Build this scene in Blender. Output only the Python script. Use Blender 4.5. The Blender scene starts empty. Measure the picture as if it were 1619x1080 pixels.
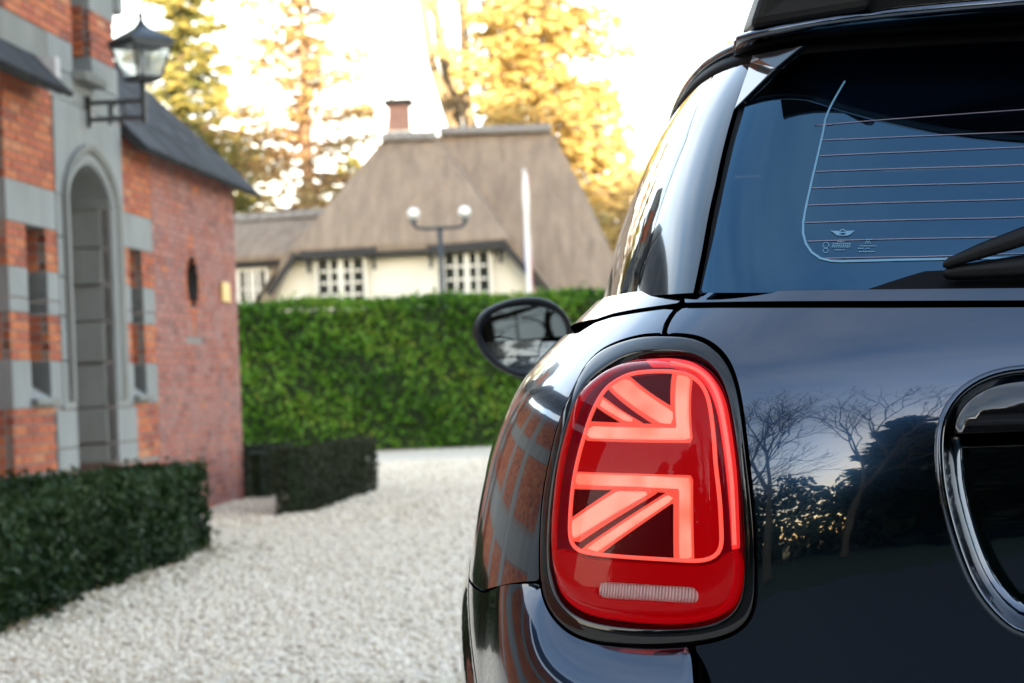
import bpy, bmesh, math, random
import numpy as np
from mathutils import Vector, Matrix, geometry
rad = math.radians
SC = bpy.context.scene
COL = SC.collection

# ------------------------------------------------------------------ camera
FPX = 3300.0                                    # focal length in photo pixels
CAM = np.array([-.666, -2.05, .945])
HD, RL, HZ = rad(3.5), rad(2.2), 608.0
Fv = np.array([-math.sin(HD), math.cos(HD), 0.0]); R0 = np.array([math.cos(HD), math.sin(HD), 0.0]); U0 = np.array([0, 0, 1.0])
Rv = R0*math.cos(RL) - U0*math.sin(RL); Uv = np.cross(Rv, Fv)
cd = bpy.data.cameras.new('camera'); cam = bpy.data.objects.new('camera', cd); COL.objects.link(cam)
cam.matrix_world = Matrix(((Rv[0], Uv[0], -Fv[0], CAM[0]), (Rv[1], Uv[1], -Fv[1], CAM[1]), (Rv[2], Uv[2], -Fv[2], CAM[2]), (0, 0, 0, 1)))
cd.sensor_width = 36; cd.lens = FPX/1619*36; cd.shift_y = (HZ-540)/1619
cd.clip_start = .05; cd.clip_end = 3000
cd.dof.use_dof = True; cd.dof.focus_distance = 2.12; cd.dof.aperture_fstop = 10.5
SC.camera = cam

# ------------------------------------------------------------------ sky, sun, exposure
EV = 2.85
SUN_EL, SUN_AZ = rad(8.8), rad(12)              # low sun behind the camera, a little to the right
world = bpy.data.worlds.new('World'); SC.world = world; world.use_nodes = True
nt = world.node_tree; bg = nt.nodes['Background']
sky = nt.nodes.new('ShaderNodeTexSky'); sky.sky_type = 'NISHITA'; sky.sun_disc = False
sky.sun_elevation = SUN_EL; sky.sun_rotation = math.pi - SUN_AZ; sky.altitude = 20; sky.dust_density = 1.2
tcn = nt.nodes.new('ShaderNodeTexCoord'); mpn = nt.nodes.new('ShaderNodeMapping'); mpn.inputs['Scale'].default_value = (1.3, 1.0, 5.0)
nz = nt.nodes.new('ShaderNodeTexNoise'); nz.inputs['Scale'].default_value = 1.6; nz.inputs['Detail'].default_value = 6; nz.inputs['Roughness'].default_value = .55
rp = nt.nodes.new('ShaderNodeValToRGB'); rp.color_ramp.elements[0].position = .30; rp.color_ramp.elements[1].position = .68
mul = nt.nodes.new('ShaderNodeMath'); mul.operation = 'MULTIPLY'; mul.inputs[1].default_value = 1
mx = nt.nodes.new('ShaderNodeMix'); mx.data_type = 'RGBA'
L = nt.links.new
L(tcn.outputs['Generated'], mpn.inputs[0]); L(mpn.outputs[0], nz.inputs['Vector']); L(nz.outputs['Fac'], rp.inputs[0]); L(rp.outputs[0], mul.inputs[0])
sx = nt.nodes.new('ShaderNodeSeparateXYZ'); L(tcn.outputs['Generated'], sx.inputs[0]); mr = nt.nodes.new('ShaderNodeMapRange'); mr.inputs[1].default_value = 0; mr.inputs[2].default_value = .62; mr.inputs[3].default_value = .95; mr.inputs[4].default_value = .10
L(sx.outputs[2], mr.inputs[0]); L(mr.outputs[0], mul.inputs[1]); L(mul.outputs[0], mx.inputs[0]); hs = nt.nodes.new('ShaderNodeHueSaturation'); hs.inputs['Saturation'].default_value = 1.0; hs.inputs['Value'].default_value = 1.3; L(sky.outputs[0], hs.inputs['Color']); L(hs.outputs[0], mx.inputs[6]); mx.inputs[7].default_value = (7.8, 6.9, 5.9, 1)
L(mx.outputs[2], bg.inputs['Color']); bg.inputs['Strength'].default_value = .10
sl = bpy.data.lights.new('sun', 'SUN'); sun = bpy.data.objects.new('sun', sl); COL.objects.link(sun)
SD = Vector((math.sin(SUN_AZ)*math.cos(SUN_EL), -math.cos(SUN_AZ)*math.cos(SUN_EL), math.sin(SUN_EL)))
sun.rotation_euler = SD.to_track_quat('Z', 'Y').to_euler(); sl.energy = 4.2; sl.angle = rad(.5); sl.color = (1, .77, .50)
SC.view_settings.view_transform = 'Standard'; SC.view_settings.look = 'None'; SC.view_settings.gamma = 1
SC.view_settings.use_curve_mapping = False; SC.view_settings.exposure = EV
SC.render.engine = 'CYCLES'; SC.cycles.use_denoising = True; SC.cycles.max_bounces = 10; SC.cycles.transparent_max_bounces = 24
SC.cycles.sample_clamp_indirect = 6; SC.cycles.caustics_reflective = False; SC.cycles.caustics_refractive = False
EM = 1/2**EV                                    # one unit of lamp emission = display white

# ------------------------------------------------------------------ pixel helpers (used to find real 3D points)
def dirv(x, y): return Fv + (x-809.5)/FPX*Rv - (y-HZ)/FPX*Uv
def proj(P):
    v = np.asarray(P) - CAM; d = v@Fv
    return np.stack([809.5+FPX*(v@Rv)/d, HZ-FPX*(v@Uv)/d], -1)
def ground(x, y, z=0.0):
    d = dirv(x, y); return CAM + d*((z-CAM[2])/d[2])
def atD(x, y, D): return CAM + dirv(x, y)*D
def atY(x, y, Y):
    d = dirv(x, y); return CAM + d*((Y-CAM[1])/d[1])

# ------------------------------------------------------------------ materials
MATS = {}
def mat(name, col=(.5, .5, .5), rough=.6, metal=0., coat=0., noise=None, bump=None, emit=None, spec=.5, ior=1.5, trans=0., attr=None, coord='Object', crough=.02):
    """noise=(scale, colour2, contrast, (stretch)); bump=(scale, strength); attr=(attribute, colours)"""
    m = bpy.data.materials.new(name); m.use_nodes = True; n = m.node_tree; b = n.nodes['Principled BSDF']; lk = n.links.new
    b.inputs['Base Color'].default_value = (*col, 1); b.inputs['Roughness'].default_value = rough; b.inputs['Metallic'].default_value = metal
    b.inputs['Coat Weight'].default_value = coat; b.inputs['Coat Roughness'].default_value = crough; b.inputs['Specular IOR Level'].default_value = spec; b.inputs['IOR'].default_value = ior
    b.inputs['Transmission Weight'].default_value = trans
    src = None
    if attr:
        a = n.nodes.new('ShaderNodeAttribute'); a.attribute_name = attr[0]
        r = n.nodes.new('ShaderNodeValToRGB'); cols = attr[1]; r.color_ramp.elements[0].color = (*cols[0], 1); r.color_ramp.elements[1].color = (*cols[-1], 1)
        for i, c in enumerate(cols[1:-1]):
            e = r.color_ramp.elements.new((i+1)/(len(cols)-1)); e.color = (*c, 1)
        lk(a.outputs['Fac'], r.inputs[0]); src = r.outputs[0]
    if noise:
        t = n.nodes.new('ShaderNodeTexCoord'); mp = n.nodes.new('ShaderNodeMapping'); mp.inputs['Scale'].default_value = noise[3] if len(noise) > 3 else (1, 1, 1)
        z = n.nodes.new('ShaderNodeTexNoise'); z.inputs['Scale'].default_value = noise[0]; z.inputs['Detail'].default_value = 5; z.inputs['Roughness'].default_value = .6
        r = n.nodes.new('ShaderNodeValToRGB'); r.color_ramp.elements[0].position = .5-noise[2]; r.color_ramp.elements[1].position = .5+noise[2]
        x = n.nodes.new('ShaderNodeMix'); x.data_type = 'RGBA'
        lk(t.outputs[coord], mp.inputs[0]); lk(mp.outputs[0], z.inputs['Vector']); lk(z.outputs['Fac'], r.inputs[0]); lk(r.outputs[0], x.inputs[0])
        x.inputs[6].default_value = (*col, 1); x.inputs[7].default_value = (*noise[1], 1)
        if src:
            lk(src, x.inputs[6]); g = n.nodes.new('ShaderNodeMath'); g.operation = 'MULTIPLY'; g.inputs[1].default_value = .5; lk(r.outputs[0], g.inputs[0]); lk(g.outputs[0], x.inputs[0])
        src = x.outputs[2]
    if src: lk(src, b.inputs['Base Color'])
    if bump:
        t = n.nodes.new('ShaderNodeTexCoord'); z = n.nodes.new('ShaderNodeTexNoise'); z.inputs['Scale'].default_value = bump[0]; z.inputs['Detail'].default_value = 4
        u = n.nodes.new('ShaderNodeBump'); u.inputs['Strength'].default_value = bump[1]; u.inputs['Distance'].default_value = bump[2] if len(bump) > 2 else .01
        lk(t.outputs[coord], z.inputs['Vector']); lk(z.outputs['Fac'], u.inputs['Height']); lk(u.outputs[0], b.inputs['Normal'])
    if emit:
        b.inputs['Emission Color'].default_value = (*emit[0], 1); b.inputs['Emission Strength'].default_value = emit[1]*EM
    MATS[name] = m; return m
def leafmat(name, cols, transl=.35, rough=.55):
    m = mat(name, cols[0], rough, attr=('rnd', cols), spec=.22); n = m.node_tree; b = n.nodes['Principled BSDF']; o = n.nodes['Material Output']
    t = n.nodes.new('ShaderNodeBsdfTranslucent'); x = n.nodes.new('ShaderNodeMixShader'); x.inputs[0].default_value = transl
    n.links.new(b.inputs['Base Color'].links[0].from_socket, t.inputs[0]); n.links.new(b.outputs[0], x.inputs[1]); n.links.new(t.outputs[0], x.inputs[2]); n.links.new(x.outputs[0], o.inputs[0])
    return m
def glassmat(name, tint, ior=1.5, body=(0, 0, 0), body_w=0., rough=0., gloss=(1, 1, 1)):
    """thin pane: Fresnel gloss over a tinted see-through layer and an opaque body share"""
    m = bpy.data.materials.new(name); m.use_nodes = True; n = m.node_tree; n.nodes.clear(); lk = n.links.new
    o = n.nodes.new('ShaderNodeOutputMaterial'); fr = n.nodes.new('ShaderNodeFresnel'); fr.inputs[0].default_value = ior
    g = n.nodes.new('ShaderNodeBsdfGlossy'); g.inputs['Roughness'].default_value = rough; g.inputs['Color'].default_value = (*gloss, 1)
    t = n.nodes.new('ShaderNodeBsdfTransparent'); t.inputs[0].default_value = (*tint, 1)
    d = n.nodes.new('ShaderNodeBsdfDiffuse'); d.inputs[0].default_value = (*body, 1)
    a = n.nodes.new('ShaderNodeMixShader'); a.inputs[0].default_value = body_w; b = n.nodes.new('ShaderNodeMixShader')
    lk(t.outputs[0], a.inputs[1]); lk(d.outputs[0], a.inputs[2]); lk(fr.outputs[0], b.inputs[0]); lk(a.outputs[0], b.inputs[1]); lk(g.outputs[0], b.inputs[2]); lk(b.outputs[0], o.inputs[0])
    MATS[name] = m; return m

M_paint = mat('car paint', (.012, .029, .060), .16, 1., 1.)  # blue base tints the reflections, standing in for a bluer sky
M_paint.node_tree.nodes['Principled BSDF'].inputs['Coat IOR'].default_value = 1.78
_n = M_paint.node_tree; _t = _n.nodes.new('ShaderNodeTexCoord'); _z = _n.nodes.new('ShaderNodeTexNoise'); _z.inputs['Scale'].default_value = 16; _z.inputs['Detail'].default_value = 2; _u = _n.nodes.new('ShaderNodeBump'); _u.inputs['Strength'].default_value = .12; _u.inputs['Distance'].default_value = .002
_n.links.new(_t.outputs['Object'], _z.inputs['Vector']); _n.links.new(_z.outputs['Fac'], _u.inputs['Height']); _n.links.new(_u.outputs[0], _n.nodes['Principled BSDF'].inputs['Coat Normal'])
M_black = mat('gloss black', (.004, .004, .005), .12, 0, 1.); M_black.node_tree.nodes['Principled BSDF'].inputs['Coat IOR'].default_value = 1.5
M_bezel = mat('bezel black', (.003, .003, .004), .06, spec=.6)
M_wiper = mat('wiper plastic', (.004, .004, .005), .5, spec=.25)
M_rubber = mat('black rubber', (.004, .004, .005), .6, spec=.12)
M_plast = mat('black plastic', (.012, .013, .015), .38)
M_chrome = mat('chrome', (.75, .76, .78), .06, 1.)
M_mirror = mat('mirror glass', (.34, .40, .42), .0, 1.)
M_inner = mat('car underbody', (.003, .003, .003), .9)
M_rglass = glassmat('privacy glass', (.05, .055, .06), 2.15, (.001, .002, .004), .6, 0., (.32, .66, 1.))  # gloss tint puts sky blue into the reflections
M_sglass = glassmat('side glass', (.13, .165, .16), 1.5)
M_lens = glassmat('tail lamp lens', (1, .78, .76), 1.22)
M_print = mat('glass print', (.14, .30, .42), .5)
M_wire = mat('heater wire', (.25, .20, .24), .5)
M_seat = mat('seat fabric', (.02, .024, .028), .85, bump=(220, .8, .004))
M_barA = mat('lamp bar edge', (.3, .01, .01), .4, spec=.1, emit=((1, .13, .085), .95))
M_barB = mat('lamp bar core', (.4, .1, .07), .4, spec=.1, emit=((1, .40, .28), 1.0))
_n = M_barB.node_tree; _t = _n.nodes.new('ShaderNodeTexCoord'); _z = _n.nodes.new('ShaderNodeTexNoise'); _z.inputs['Scale'].default_value = 22; _z.inputs['Detail'].default_value = 1; _r = _n.nodes.new('ShaderNodeValToRGB'); _r.color_ramp.elements[0].position = .36; _r.color_ramp.elements[1].position = .64
_r.color_ramp.elements[0].color = (1, .25, .16, 1); _r.color_ramp.elements[1].color = (1, .50, .38, 1); _n.links.new(_t.outputs['Object'], _z.inputs['Vector']); _n.links.new(_z.outputs['Fac'], _r.inputs[0]); _n.links.new(_r.outputs[0], _n.nodes['Principled BSDF'].inputs['Emission Color'])
M_guide = mat('lamp light guide', (.6, .01, .01), .3, emit=((1, .03, .03), .85))
M_guideB = mat('lamp guide core', (.6, .05, .05), .3, emit=((1, .13, .09), 1.0))
M_lampred = mat('lamp red field', (.05, .0, .002), .3, spec=.05, emit=((1, 0, .004), .33))  # spill from the light bars, put in as a weak glow
M_lampmid = mat('lamp maroon', (.05, .0, .006), .3, spec=.05, emit=((1, 0, .03), .085))  # light scattered inside the housing, put in as a faint glow
M_lampdark = mat('lamp dark field', (.02, .001, .003), .3, spec=.05, emit=((1, 0, .02), .045))
M_lampbase = mat('lamp reflector red', (.07, .0, .002), .35, spec=.05, emit=((1, 0, .004), .27))  # reflector's lit red is given as its own glow
M_rev = mat('reversing lamp', (.75, .73, .74), .35, 0, .4)
M_tyre = mat('tyre rubber', (.012, .012, .012), .8); M_rim = mat('alloy', (.35, .36, .38), .3, 1.)

# ------------------------------------------------------------------ object helpers
def new_mesh(name, V, Fc, mats, smooth=False, mi=None, rnd=None, normals=None):
    me = bpy.data.meshes.new(name); V = np.asarray(V, float)
    if isinstance(Fc, np.ndarray):
        k = Fc.shape[1]; nf = len(Fc)
        me.vertices.add(len(V)); me.vertices.foreach_set('co', V.astype(np.float32).ravel())
        me.loops.add(nf*k); me.loops.foreach_set('vertex_index', Fc.astype(np.int32).ravel())
        me.polygons.add(nf); me.polygons.foreach_set('loop_start', np.arange(0, nf*k, k, dtype=np.int32))
        try: me.polygons.foreach_set('loop_total', np.full(nf, k, np.int32))
        except Exception: pass
        me.update(calc_edges=True)
    else:
        me.from_pydata([tuple(v) for v in V], [], Fc); me.update()
    for m in (mats if isinstance(mats, (list, tuple)) else [mats]): me.materials.append(m)
    if mi is not None: me.polygons.foreach_set('material_index', np.asarray(mi, np.int32))
    if smooth: me.polygons.foreach_set('use_smooth', np.ones(len(me.polygons), bool))
    if rnd is not None:
        a = me.attributes.new('rnd', 'FLOAT', 'FACE'); a.data.foreach_set('value', np.asarray(rnd, np.float32))
    if normals is not None: me.normals_split_custom_set_from_vertices([tuple(v) for v in normals])
    return me
def link(name, me, parent=None, loc=None):
    o = bpy.data.objects.new(name, me); COL.objects.link(o)
    if parent is not None:
        o.parent = parent; w = world_loc(parent)
        o.location = tuple(-w) if loc is None else tuple(np.asarray(loc)-w)
    elif loc is not None: o.location = tuple(loc)
    return o
def world_loc(o):
    w = np.zeros(3)
    while o is not None: w = w + np.array(o.location); o = o.parent
    return w
def obj(name, V, Fc, mats, parent=None, **k): return link(name, new_mesh(name, V, Fc, mats, **k), parent)
def tag(o, label=None, cat=None, group=None, kind=None):
    if label: o['label'] = label
    if cat: o['category'] = cat
    if group: o['group'] = group
    if kind: o['kind'] = kind
    return o
def thing(name, loc, label, cat, group=None):
    e = bpy.data.objects.new(name, None); COL.objects.link(e); e.location = tuple(loc); e.empty_display_size = .1
    return tag(e, label, cat, group)
class MB:
    def __init__(s): s.V = []; s.F = []; s.R = []
    def add(s, V, F, r=0.):
        b = len(s.V); s.V += [tuple(v) for v in V]; s.F += [tuple(i+b for i in f) for f in F]; s.R += [r]*len(F); return s
    def box(s, c, ax, ay, az, r=0.):
        """centre and three half vectors"""
        c, ax, ay, az = map(np.asarray, (c, ax, ay, az))
        V = [c+i*ax+j*ay+k*az for k in (-1, 1) for j in (-1, 1) for i in (-1, 1)]
        F = [(0, 2, 3, 1), (4, 5, 7, 6), (0, 1, 5, 4), (2, 6, 7, 3), (0, 4, 6, 2), (1, 3, 7, 5)]
        if np.dot(np.cross(ax, ay), az) < 0: F = [f[::-1] for f in F]
        return s.add(V, F, r)
    def bar(s, a, b, w, h, up=(0, 0, 1)):
        a, b = np.asarray(a, float), np.asarray(b, float); d = b-a; l = np.linalg.norm(d); d = d/l; r = np.cross(d, up)
        if np.linalg.norm(r) < 1e-6: r = np.array([1., 0, 0])
        r /= np.linalg.norm(r); u = np.cross(r, d); return s.box((a+b)/2, d*l/2, r*w/2, u*h/2)
    def tube(s, P, rs, n=10, closed=False, cap=True, r=0.):
        P = np.asarray(P, float); m = len(P); rs = np.full(m, rs) if np.isscalar(rs) else np.asarray(rs)
        T = np.gradient(P, axis=0) if not closed else (np.roll(P, -1, 0)-np.roll(P, 1, 0)); T /= np.maximum(np.linalg.norm(T, axis=1, keepdims=True), 1e-9)
        up = np.array([0, 0, 1.]) if abs(T[0][2]) < .9 else np.array([1., 0, 0]); N = np.cross(T[0], up); N /= np.linalg.norm(N); V = []
        for i in range(m):
            N = N-T[i]*(N@T[i]); N /= max(np.linalg.norm(N), 1e-9); B = np.cross(T[i], N)
            V += [P[i]+rs[i]*(math.cos(2*math.pi*k/n)*N+math.sin(2*math.pi*k/n)*B) for k in range(n)]
        F = []
        for i in range(m if closed else m-1):
            j = (i+1) % m
            F += [(i*n+k, i*n+(k+1) % n, j*n+(k+1) % n, j*n+k) for k in range(n)]
        if cap and not closed: F += [tuple(range(n))[::-1], tuple((m-1)*n+k for k in range(n))]
        return s.add(V, F, r)
    def loft(s, rings, cap=True, closed=True, r=0.):
        n = len(rings[0]); V = [p for q in rings for p in q]; F = []
        for i in range(len(rings)-1):
            for k in range(n if closed else n-1): F.append((i*n+k, i*n+(k+1) % n, (i+1)*n+(k+1) % n, (i+1)*n+k))
        if cap: F += [tuple(range(n))[::-1], tuple((len(rings)-1)*n+k for k in range(n))]
        return s.add(V, F, r)
    def build(s, name, m, parent=None, smooth=False, rnd=False):
        o = obj(name, s.V, s.F, m, parent, smooth=smooth, rnd=s.R if rnd else None); return o
def fixn(o):
    bm = bmesh.new(); bm.from_mesh(o.data); bmesh.ops.recalc_face_normals(bm, faces=bm.faces); bm.to_mesh(o.data); bm.free(); return o
def bevel(o, w, seg=2):
    bm = bmesh.new(); bm.from_mesh(o.data); bmesh.ops.bevel(bm, geom=[e for e in bm.edges if e.calc_face_angle(0) > .4], offset=w, segments=seg, affect='EDGES', profile=.6)
    bmesh.ops.recalc_face_normals(bm, faces=bm.faces); bm.to_mesh(o.data); bm.free(); return o

# ------------------------------------------------------------------ splines
def cspline(xs, ys):
    xs, ys = np.asarray(xs, float), np.asarray(ys, float); n = len(xs); h = np.diff(xs); A = np.zeros((n, n)); r = np.zeros(n); A[0, 0] = A[-1, -1] = 1
    for i in range(1, n-1):
        A[i, i-1] = h[i-1]; A[i, i] = 2*(h[i-1]+h[i]); A[i, i+1] = h[i]; r[i] = 6*((ys[i+1]-ys[i])/h[i]-(ys[i]-ys[i-1])/h[i-1])
    M = np.linalg.solve(A, r)
    def f(x):
        x = np.clip(np.asarray(x, float), xs[0], xs[-1]); i = np.clip(np.searchsorted(xs, x)-1, 0, n-2); a = xs[i+1]-x; b = x-xs[i]; H = h[i]
        return M[i]*a**3/(6*H)+M[i+1]*b**3/(6*H)+(ys[i]/H-M[i]*H/6)*a+(ys[i+1]/H-M[i+1]*H/6)*b
    return f
def catmull(P, closed=False, k=8):
    P = np.asarray(P, float); n = len(P); out = []
    for i in range(n if closed else n-1):
        g = (lambda j: P[j % n]) if closed else (lambda j: P[min(max(j, 0), n-1)])
        p0, p1, p2, p3 = g(i-1), g(i), g(i+1), g(i+2)
        for t in np.arange(k)/k: out.append(.5*((2*p1)+(-p0+p2)*t+(2*p0-5*p1+4*p2-p3)*t*t+(-p0+3*p1-3*p2+p3)*t**3))
    if not closed: out.append(P[-1])
    return np.array(out)
def resample(P, sp, closed=False):
    P = np.asarray(P, float)
    if closed: P = np.vstack([P, P[:1]])
    d = np.r_[0, np.cumsum(np.linalg.norm(np.diff(P, axis=0), axis=1))]; n = max(2, int(round(d[-1]/sp)))
    t = np.linspace(0, d[-1], n+1); Q = np.stack([np.interp(t, d, P[:, i]) for i in range(P.shape[1])], 1)
    return Q[:-1] if closed else Q
def pdist(Q, poly, closed=True):
    """distance of points Q to a polyline"""
    A = np.asarray(poly); B = np.roll(A, -1, 0) if closed else A[1:]; A = A if closed else A[:-1]; best = np.full(len(Q), 1e9)
    for c in range(0, len(Q), 4000):
        q = Q[c:c+4000, None, :]; d = (B-A)[None]; t = np.clip(((q-A[None])*d).sum(-1)/np.maximum((d*d).sum(-1), 1e-14), 0, 1)
        best[c:c+4000] = np.sqrt((((A[None]+t[..., None]*d)-q)**2).sum(-1).min(1))
    return best
def inside(Q, poly):
    x, y = Q[:, 0], Q[:, 1]; r = np.zeros(len(Q), bool); P = np.asarray(poly); j = len(P)-1
    for i in range(len(P)):
        xi, yi, xj, yj = P[i, 0], P[i, 1], P[j, 0], P[j, 1]
        if yi != yj: r ^= ((yi > y) != (yj > y)) & (x < (xj-xi)*(y-yi)/(yj-yi)+xi)
        j = i
    return r
def area2(P): P = np.asarray(P); return .5*np.sum(P[:, 0]*np.roll(P[:, 1], -1)-np.roll(P[:, 0], -1)*P[:, 1])
def offset(P, d, closed=True):
    """move a loop outwards (d>0)"""
    P = np.asarray(P); T = (np.roll(P, -1, 0)-np.roll(P, 1, 0)) if closed else np.gradient(P, axis=0); T /= np.maximum(np.linalg.norm(T, axis=1, keepdims=True), 1e-12)
    s = 1 if (not closed or area2(P) > 0) else -1
    return P + d*s*np.stack([T[:, 1], -T[:, 0]], 1)

# ------------------------------------------------------------------ car surfaces
class Surf:
    """closed skin of the car: at every height z a superellipse plan; s runs along it from the tail's middle (left side s>0)"""
    def __init__(u, n, yc, w, yr, yf, wref, bref, fref, tp=0.):
        u.tp = tp; u.n, u.yc, u.w, u.yr, u.yf = n, yc, w, yr, yf
        th = np.linspace(0, math.pi/2, 12001); ro = (np.sin(th)**n+np.cos(th)**n)**(-1/n); u.th = th; xi, et = ro*np.sin(th), ro*np.cos(th)
        a = np.r_[0, np.cumsum(np.hypot(np.diff(xi*wref), np.diff(et*bref)))]; b = np.r_[0, np.cumsum(np.hypot(np.diff(xi[::-1]*wref), np.diff(et[::-1]*fref)))]
        u.sa, u.S1, u.sb, u.S = a, a[-1], b, a[-1]+b[-1]
    def base(u, s, z):
        s = np.asarray(s, float); z = np.asarray(z, float); a = np.abs(s); sg = np.where(s >= 0, 1., -1.); n = u.n
        rear = a <= u.S1
        th = np.where(rear, np.interp(a, u.sa, u.th), np.interp(a-u.S1, u.sb, u.th[::-1]))
        sn, cs = np.sin(th), np.cos(th); ro = (sn**n+np.abs(cs)**n)**(-1/n)
        X = -sg*u.w(z)*ro*sn*np.where(rear, 1-u.tp*(ro*cs)**2, 1.); Y = np.where(rear, u.yc-(u.yc-u.yr(z))*ro*cs, u.yc+(u.yf(z)-u.yc)*ro*cs)
        return np.stack([X, Y, z+0*X], -1)
    def normal(u, s, z, e=6e-4):
        a = u.base(s+e, z)-u.base(s-e, z); b = u.base(s, z+e)-u.base(s, z-e); m = np.cross(b, a); return m/np.maximum(np.linalg.norm(m, axis=-1, keepdims=True), 1e-12)
    def P(u, s, z, h=0.):
        p = u.base(s, z); return p if np.isscalar(h) and h == 0 else p+np.asarray(h)[..., None]*u.normal(s, z)
    def grid(u, z0, z1, s1):
        S, Z = np.meshgrid(np.linspace(0, s1, 260), np.linspace(z0, z1, 160)); S, Z = S.ravel(), Z.ravel(); p = u.base(S, Z); n = u.normal(S, Z)
        ok = ((p-CAM)*n).sum(1) < 0; u.gs, u.gz, u.gp = S[ok], Z[ok], proj(p[ok])
    def at(u, px, h=0.):
        """(s,z) of the skin points seen at the given photo pixels"""
        out = []
        for x, y in px:
            i = np.argmin((u.gp[:, 0]-x)**2+(u.gp[:, 1]-y)**2); q = np.array([u.gs[i], u.gz[i]])
            for _ in range(12):
                f = lambda q: proj(u.P(q[:1], q[1:], np.array([h]))[0])
                r = f(q)-(x, y); e = 1e-4; J = np.stack([(f(q+[e, 0])-f(q-[e, 0]))/(2*e), (f(q+[0, e])-f(q-[0, e]))/(2*e)], 1)
                try: st = np.linalg.solve(J.T@J+np.eye(2)*1e2, J.T@r)
                except Exception: break
                q = q-np.clip(st, -.03, .03)
                if np.abs(r).max() < .05: break
            out.append(q)
        return np.array(out)
    def s_at(u, Y, z):
        ss = np.linspace(0, u.S, 4000); return float(np.interp(Y, u.base(ss, np.full(4000, z))[:, 1], ss))

wB = cspline([.18, .30, .45, .60, .72, .82, .90, .95, .985, 1.018, 1.045, 1.06], [.83, .882, .902, .905, .895, .875, .850, .821, .789, .752, .722, .705])
yrB = cspline([.18, .35, .5, .65, .75, .82, .90, .95, 1.0, 1.03, 1.06], [.07, .02, .0, .0, .0, .002, .016, .036, .070, .096, .126])
yfB = cspline([.18, .35, .6, .72, .80, .86, .92, .98, 1.03, 1.06], [3.72, 3.80, 3.80, 3.76, 3.66, 3.45, 3.15, 2.85, 2.66, 2.60])
BODY = Surf(5, 1.2, wB, yrB, yfB, .86, 1.2, 2.6); BODY.grid(.45, 1.055, BODY.S1)
wG = cspline([1.0, 1.05, 1.14, 1.22, 1.28, 1.32, 1.345], [.735, .721, .696, .664, .633, .604, .583])
yrG = cspline([1.0, 1.05, 1.15, 1.25, 1.345], [.098, .130, .205, .285, .365])
yfG = cspline([1.0, 1.05, 1.2, 1.345], [2.68, 2.58, 2.28, 1.96])
GH = Surf(9, 1.2, wG, yrG, yfG, .68, 1.0, 1.1, .09); GH.grid(1.01, 1.34, GH.S1)

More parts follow.
